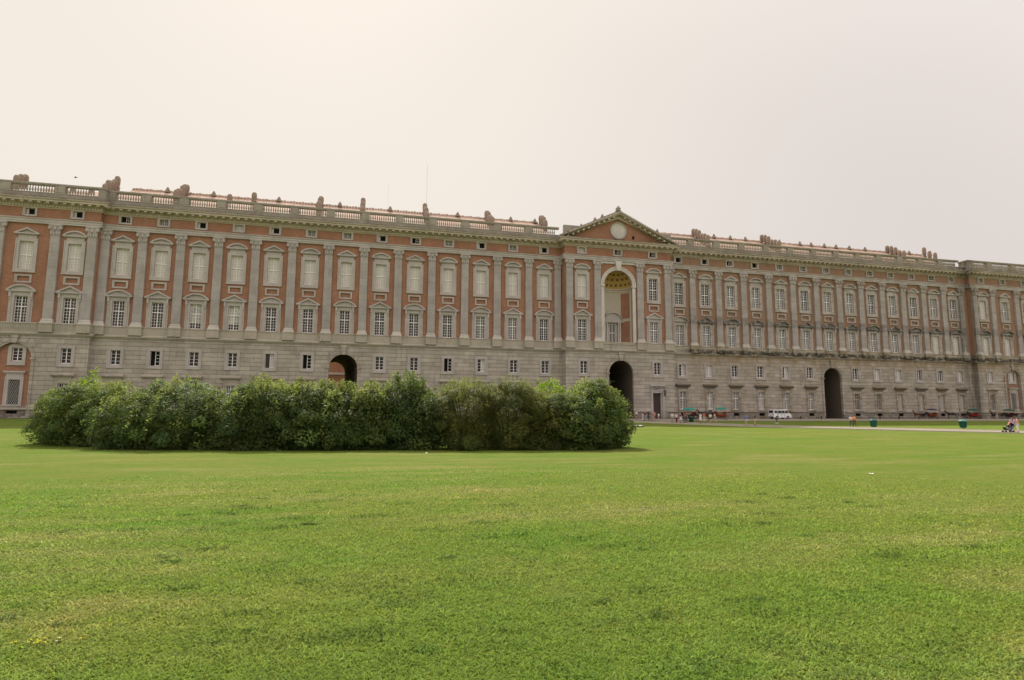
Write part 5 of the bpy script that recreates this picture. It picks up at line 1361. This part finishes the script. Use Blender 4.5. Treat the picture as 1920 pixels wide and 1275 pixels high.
def tub_mesh():
    mb = MB(); prof = []
    for x_, zb, zt, hw_ in ((-1.15, .95, 1.42, .34), (-1.0, .72, 1.36, .50), (-.55, .58, 1.16, .56), (0, .55, 1.02, .58), (.5, .58, 1.14, .56), (.85, .75, 1.40, .50), (1.0, .95, 1.46, .40)):
        prof.append([(x_, -hw_, zt), (x_, -hw_*1.02, (zt+zb)/2), (x_, -hw_*.6, zb), (x_, hw_*.6, zb), (x_, hw_*1.02, (zt+zb)/2), (x_, hw_, zt), (x_, hw_-.05, zt), (x_, hw_*.5, zb+.08), (x_, -hw_*.5, zb+.08), (x_, -hw_+.05, zt)])
    mb.grid(prof, True); mb.face(*prof[0]); mb.face(*prof[-1]); return mb
SHARED = {}
def carriage(label, x, y, rz, bodyc, canopy=None, seatc=(.30, .04, .035), driver=None):
    r_ = tag(empty('horse_carriage', (x, y, hgf(y)+.04), R(rz)), label, 'carriage', 'horse drawn carriages waiting along the palace')
    if not SHARED:
        SHARED['body'] = tub_mesh().mesh('body', M['iron'], True)
        mb = MB()
        for x_ in (-.86, .62): mb.box(x_-.16, x_+.2, -.45, .45, .88, 1.04); mb.box(x_-(.2 if x_ < 0 else -.16), x_-(.1 if x_ < 0 else -.26), -.46, .46, 1.0, 1.5)
        SHARED['seat'] = mb.mesh('seat', M['iron'])
        mb = MB(); mb.box(1.15, 1.65, -.42, .42, 1.10, 1.28); mb.box(1.12, 1.2, -.44, .44, 1.28, 1.62); mb.box(1.6, 2.05, -.4, .4, .78, .84); mb.tube([(2.05, -.38, .8), (2.2, -.38, 1.15)], .02, 5); mb.tube([(2.05, .38, .8), (2.2, .38, 1.15)], .02, 5); mb.box(2.02, 2.1, -.4, .4, .84, 1.15); mb.box(1.0, 1.7, -.1, .1, .9, 1.1)
        SHARED['driver_seat'] = mb.mesh('driver_seat', M['iron'])
        mb = MB()
        for x_ in (-.85, 1.3): mb.tube([(x_, -.66, .5 if x_ < 0 else .42), (x_, .66, .5 if x_ < 0 else .42)], .04, 6); mb.tube([(x_-.35, -.4, .62), (x_, -.4, .52), (x_+.35, -.4, .62)], .025, 5); mb.tube([(x_-.35, .4, .62), (x_, .4, .52), (x_+.35, .4, .62)], .025, 5)
        mb.tube([(-.85, 0, .5), (.4, 0, .45), (1.3, 0, .42)], .045, 6); mb.tube([(1.4, .38, .5), (2.4, .38, .8), (4.2, .36, 1.0)], .028, 5); mb.tube([(1.4, -.38, .5), (2.4, -.38, .8), (4.2, -.36, 1.0)], .028, 5)
        SHARED['chassis'] = mb.mesh('chassis', M['iron'])
        mb = MB(); wheel(mb, 0, 0, 0, .50, .05, 20, 'y', 12, .09); SHARED['bw'] = mb.mesh('wheel', M['iron']); mb = MB(); wheel(mb, 0, 0, 0, .42, .05, 20, 'y', 10, .10); SHARED['fw'] = mb.mesh('wheel', M['iron'])
        mb = MB(); n = 12
        mb.lathe([(0, 2.42), (.45, 2.38), (.9, 2.24), (1.18, 2.10), (1.16, 2.02), (1.14, 2.09), (.88, 2.21)], 0, 0, n, False); SHARED['parasol'] = mb.mesh('parasol', M['iron'])
        mb = MB(); mb.tube([(0, 0, .9), (0, 0, 2.4)], .02, 5); SHARED['pole'] = mb.mesh('pole', M['iron'])
        mb = MB()
        for k in range(9):
            pass
        rows_ = []
        for k in range(9):
            a = R(20+16*k); rows_.append([(-.75-.62*math.cos(a)+.0, y_, 1.35+.62*math.sin(a)*.95) for y_ in (-.52, -.5, .5, .52)])
        mb.grid(rows_); SHARED['hood'] = mb.mesh('hood', M['rubber'])
    bm_ = cmat(bodyc)
    o = link('body', SHARED['body'], r_); setmat(o, bm_); o = link('seat', SHARED['seat'], r_); setmat(o, cmat(seatc)); link('driver_seat', SHARED['driver_seat'], r_); link('chassis', SHARED['chassis'], r_)
    for x_, k, z_ in ((-.85, 'bw', .5), (1.3, 'fw', .42)):
        for s_ in (-1, 1): o = link('wheel', SHARED[k], r_, (x_, s_*.66, z_)); setmat(o, cmat((.12, .045, .025)) if bodyc[0] > .15 else M['iron'])
    if canopy: o = link('parasol', SHARED['parasol'], r_, (-.1, 0, 0)); setmat(o, cmat(canopy)); link('pole', SHARED['pole'], o)
    else: link('hood', SHARED['hood'], r_)
    if driver:
        a = R(rz); px, py = x+1.38*math.cos(a), y+1.38*math.sin(a)
        person(driver[0], px, py, rz-90, 'sit', 'shirt', 'trousers', driver[1], driver[2], HD, z=hgf(y)+.04+.84)
    return r_
TEALC = (.03, .26, .21)
carriage('black carriage under a teal parasol amid the crowd right of the palace door', 101.6, -21.8, 4, (.05, .03, .025), TEALC)
horse('dark bay horse of the black carriage, standing between the two teal parasols', 105.0, -21.4, 4)
carriage('orange brown carriage under the second teal parasol along the drive', 112.6, -14.8, 172, (.22, .065, .028), TEALC, driver=('person in a pale blue shirt driving the orange brown carriage', (.40, .46, .58), DARK))
horse('dark bay horse harnessed left of the orange brown carriage', 109.2, -14.3, 172)
carriage('red brown carriage without parasol parked against the western wing', 171.0, -9.6, 174, (.17, .045, .022), (.04, .05, .08))
horse('chestnut horse harnessed left of the red brown carriage', 167.6, -9.2, 174, 'chestnut')
carriage('dark red carriage before the foot of the right pavilion', 183.2, -9.6, 172, (.20, .025, .02), (.02, .09, .07))
horse('dark bay horse standing at an angle left of the dark red carriage', 176.6, -10.0, 120)
carriage('black carriage under a long dark green parasol at the right edge', 194.5, -9.4, 176, (.035, .02, .02), (.02, .09, .07), (.20, .02, .04))
horse('dark bay horse of the rightmost carriage, standing at the pavilion corner', 190.6, -9.1, 176)
person('person in pale clothes standing at the head of the rightmost carriage horse', 189.2, -10.6, 90, 'stand', 'shirt', 'trousers', (.32, .28, .26), (.55, .48, .44), HD)
# cart-like green bin in the crowd
# ---- litter bins
M['bin'] = plain('teal_plastic', (.010, .095, .080), .45, .4); M['bin_lid'] = plain('pale_teal_lid', (.08, .24, .22), .4, .4)
M['bin_green'] = plain('dark_green_plastic', (.012, .06, .035), .5, .3)
def bin_(label, x, y, s_=1.0, lid='bin', bm='bin'):
    r_ = tag(empty('litter_bin', (x, y, hgf(y)), R(20), s_), label, 'litter bin', 'litter bins by the path')
    mb = MB(); mb.lathe([(.0, .12), (.36, .12), (.40, .3), (.47, .98), (.50, 1.0), (.50, 1.06)], 0, 0, 14)
    for k in range(14): a = 2*PI*k/14; mb.tube([(.40*math.cos(a), .40*math.sin(a), .2), (.475*math.cos(a), .475*math.sin(a), .95)], .018, 4)
    mb.build('body', M[bm], r_, True)
    mb = MB(); mb.lathe([(.53, 1.04), (.53, 1.10), (.40, 1.22), (.2, 1.28), (0, 1.30)], 0, 0, 16); mb.build('lid', M[lid], r_, True)
    for s2 in (-1, 1):
        mb = MB(); mb.box(s2*.28-.05, s2*.28+.05, -.06, .06, 0, .14); mb.box(s2*.28-.09, s2*.28+.09, -.12, .12, 0, .03); mb.build('foot', M['steel'], r_)
    return r_
bin_('teal litter bin on the path edge right of the orange shirted person', 118.3, -45.2, .98)
bin_('teal litter bin with pale lid standing alone on the grass strip', 128.8, -50.4, 1.0, 'bin_lid')
bin_('low dark green litter bin in front of the black carriage', 99.3, -26.2, .85, 'bin_green', 'bin_green')

# ---- minibus
def minibus(x, y, rz):
    r_ = tag(empty('minibus', (x, y, hgf(y)+.04), R(rz)), 'white minibus parked against the western wing, its side door ajar', 'minibus'); r_.scale = (.89, 1, 1.0)
    W_ = .92; paint = plain('white_van_paint', (.72, .72, .74), .3, .5)
    out = [(-2.4, .38), (-2.42, .9), (-2.40, 1.25), (-2.30, 1.88), (-2.15, 2.0), (1.05, 2.02), (1.25, 1.96), (1.85, 1.28), (2.30, 1.12), (2.46, .95), (2.50, .62), (2.46, .38), (1.95, .34)]
    out += [(1.55+.40*math.cos(R(a)), .34+.40*math.sin(R(a))) for a in range(15, 170, 22)] + [(1.12, .34), (-1.10, .34)] + [(-1.5+.40*math.cos(R(a)), .34+.40*math.sin(R(a))) for a in range(15, 170, 22)] + [(-1.93, .34)]
    mb = MB(); rows_ = []
    for yy, ins in ((-W_, .05), (-W_*.97, 0), (W_*.97, 0), (W_, .05)):
        rows_.append([(px*(1-ins*.1), yy*(1-.13*max(0, (pz-1.15)/.85)), pz-ins*.4*(pz > 1.8)) for px, pz in out])
    mb.grid(rows_, True); mb.face(*rows_[0]); mb.face(*rows_[-1]); mb.build('body', paint, r_, False)
    gl = M['glass_dark']
    def side(s_, px0, px1, pz0, pz1, name, mat, off=.012, slant=0):
        mb = MB(); f = lambda pz: s_*(W_*(1-.13*max(0, (pz-1.15)/.85))+off)
        mb.face((px0, f(pz0), pz0), (px1+slant, f(pz0), pz0), (px1, f(pz1), pz1), (px0, f(pz1), pz1)); return mb.build(name, mat, r_)
    for s_ in (-1, 1):
        side(s_, -2.15, -1.38, 1.26, 1.82, 'window', gl); side(s_, -1.12, -.22, 1.26, 1.82, 'window', gl); side(s_, -.08, .62, 1.26, 1.82, 'window', gl); side(s_, .78, 1.28, 1.26, 1.82, 'window', gl, .012, .42)
    mb = MB(); mb.face((1.30, -.74, 1.90), (1.30, .74, 1.90), (1.84, .84, 1.31), (1.84, -.84, 1.31)); o = mb.build('windscreen', gl, r_); o.location = (.03, 0, .02)
    mb = MB(); mb.face((-2.41, -.7, 1.3), (-2.41, .7, 1.3), (-2.33, .66, 1.84), (-2.33, -.66, 1.84)); o = mb.build('rear_window', gl, r_); o.location = (-.012, 0, 0)
    mb = MB(); mb.box(-1.30, -1.24, -.955, -.90, .42, 1.9); mb.box(-.19, -.17, -.945, -.9, .42, 1.9); mb.box(.68, .70, -.945, -.9, .42, 1.9); mb.box(-1.2, .6, -.945, -.9, 1.08, 1.10); mb.build('door_gap', M['open_dark'], r_)
    for px in (-1.5, 1.55):
        for s_ in (-1, 1):
            mb = MB(); wheel(mb, px, s_*.80, .33, .33, .22, 18, rim=.36); o = mb.build('wheel', M['rubber'], r_); mb = MB(); wheel(mb, px, s_*.82, .33, .20, .20, 14, rim=.3); link('rim', mb.mesh('rim', M['steel']), o)
    mb = MB(); mb.box(2.36, 2.56, -.88, .88, .36, .58); mb.box(-2.52, -2.38, -.88, .88, .36, .58); mb.build('bumper', M['steel'], r_)
    for s_ in (-1, 1):
        mb = MB(); mb.box(2.38, 2.47, s_*.66-.14, s_*.66+.14, .74, .94); mb.build('headlight', plain('headlamp_glass', (.6, .6, .58), .2, .6), r_)
        mb = MB(); mb.box(-2.45, -2.39, s_*.80-.06, s_*.80+.06, .9, 1.25); mb.build('tail_light', plain('red_lens', (.4, .02, .02), .3, .5), r_)
        mb = MB(); mb.box(1.35, 1.45, s_*1.0-.1, s_*1.0+.1, 1.24, 1.44); mb.build('mirror', M['rubber'], r_)
minibus(130.3, -9.6, 0)

# ---- bollards along the forecourt kerb
mb = MB(); mb.lathe([(.20, 0), (.22, .05), (.16, .12), (.15, .5), (.19, .56), (.17, .66), (.08, .72), (0, .74)], 0, 0, 10); BOL = mb.mesh('bollard', plain('dark_cast_stone', (.06, .055, .05), .8, .2))
mb = MB(); mb.lathe([(.26, -.02), (.26, .06), (.2, .08)], 0, 0, 8); BOB = mb.mesh('base', M['kerb'])
bl = ['bollard just right of the parked minibus', 'bollard standing before the left jamb of the dark side arch', 'bollard right of the dark side arch, behind the pale shirted person', 'bollard right of the first teal litter bin', 'bollard midway between the two teal litter bins, left one', 'bollard midway between the two teal litter bins, right one']
for i, (x, lb) in enumerate(zip((130.9+.6, 136.7, 144.3, 151.6, 156.6, 162.0), bl)):
    y = -14.3 if i else -14.45
    o = tag(empty('bollard', (x, y, hgf(y)+.03)), 'dark stone '+lb, 'bollard', 'bollards along the forecourt kerb'); link('post', BOL, o); link('base', BOB, o)

# ---- small things
y = -30.1
r_ = tag(empty('sprinkler_post', (113.4, y, hgf(y))), 'short dark post with a white foot on the grass strip below the minibus', 'post')
mb = MB(); mb.tube([(0, 0, 0), (0, 0, .9)], .07, 8); mb.box(-.28, .28, -.06, .06, .72, 1.0); mb.build('post', M['iron'], r_); mb = MB(); mb.lathe([(.3, 0), (.3, .16), (.1, .22)], 0, 0, 10); mb.build('foot', M['kerb'], r_)
y = -39.7
for i, (dx, lb) in enumerate(((0, 'left of the two white lidded ground boxes lying on the lawn beside the thicket'), (.75, 'right of the two white lidded ground boxes lying on the lawn beside the thicket'))):
    r_ = tag(empty('ground_box', (82.3+dx, y, hgf(y)), R(15*i)), lb, 'utility box', 'ground boxes on the lawn')
    mb = MB(); mb.box(-.34, .34, -.25, .25, -.02, .16, .02); mb.build('case', M['iron'], r_); mb = MB(); mb.box(-.22, .22, -.2, .2, .16, .30, .05); mb.build('lid', M['white_wood'], r_)
def paper(label, x, y, s_):
    mb = MB(); n = 5
    mb.grid([[((i-2)*s_*.2, (j-2)*s_*.16, .03+.05*math.sin(i*1.9+j)*s_+.04*((i*j) % 3)*s_) for i in range(n)] for j in range(n)])
    o = mb.build('litter', M['white_wood']); o.location = (x, y, hgf(y)); tag(o, label, 'litter', 'scraps of white litter on the lawn')
paper('scrap of white paper lying alone on the lawn at right', 59.9, -102.3, .15)
paper('scrap of white paper on the lawn just before the thicket', 47.7, -86.6, .16)
# yellow flowers
r_ = tag(empty('flower_patch', (42.2, -111.9, hgf(-111.9))), 'small patch of yellow wildflowers in the near lawn at lower left', 'flowers')
M['petal'] = plain('yellow_petals', (.75, .68, .04), .7, .2); M['petal_w'] = plain('white_petals', (.72, .72, .66), .7, .2)
mb = MB(); st = MB(); wm = MB()
for k in range(15):
    x_, y_ = rng.normal()*.085, rng.normal()*.03; h_ = rng.uniform(.025, .04); tgt = wm if k > 12 else mb
    if k > 12: x_ += .13
    st.tube([(x_, y_, 0), (x_, y_, h_)], .0015, 4)
    for j in range(6): a = 2*PI*j/6; tgt.face((x_, y_, h_), (x_+.008*math.cos(a), y_+.008*math.sin(a), h_+.008), (x_+.010*math.cos(a+.5), y_+.010*math.sin(a+.5), h_+.005), (x_+.008*math.cos(a+1), y_+.008*math.sin(a+1), h_+.008))
mb.build('petals', M['petal'], r_); wm.build('white_petals', M['petal_w'], r_); tag(st.build('stalks', M['leaf_lime'], r_), kind='stuff')
# bird over the left pavilion
P_ = (3.71, -26.32, 34.04)
r_ = tag(empty('bird', P_, R(30)), 'small dark bird flying just above the left pavilion roof', 'bird')
bd = skin('body', [(0, 0, 0), (.12, 0, .01), (.2, 0, .04), (.26, 0, .04), (-.14, 0, 0), (-.26, 0, 0)], [(0, 1), (1, 2), (2, 3), (0, 4), (4, 5)], [.05, .045, .03, .01, .035, (.05, .01)], M['iron']); link('body', bd, r_)
for s_ in (-1, 1):
    mb = MB(); mb.grid([[(.08-.02*k, s_*.12*k, .05*k-.012*k*k), (-.08-.01*k, s_*.12*k, .05*k-.012*k*k)] for k in range(4)]); mb.grid([[(.08-.02*k, s_*.12*k, .055*k-.012*k*k+.008), (-.08-.01*k, s_*.12*k, .05*k-.012*k*k+.008)] for k in range(4)]); mb.build('wing', M['iron'], r_)
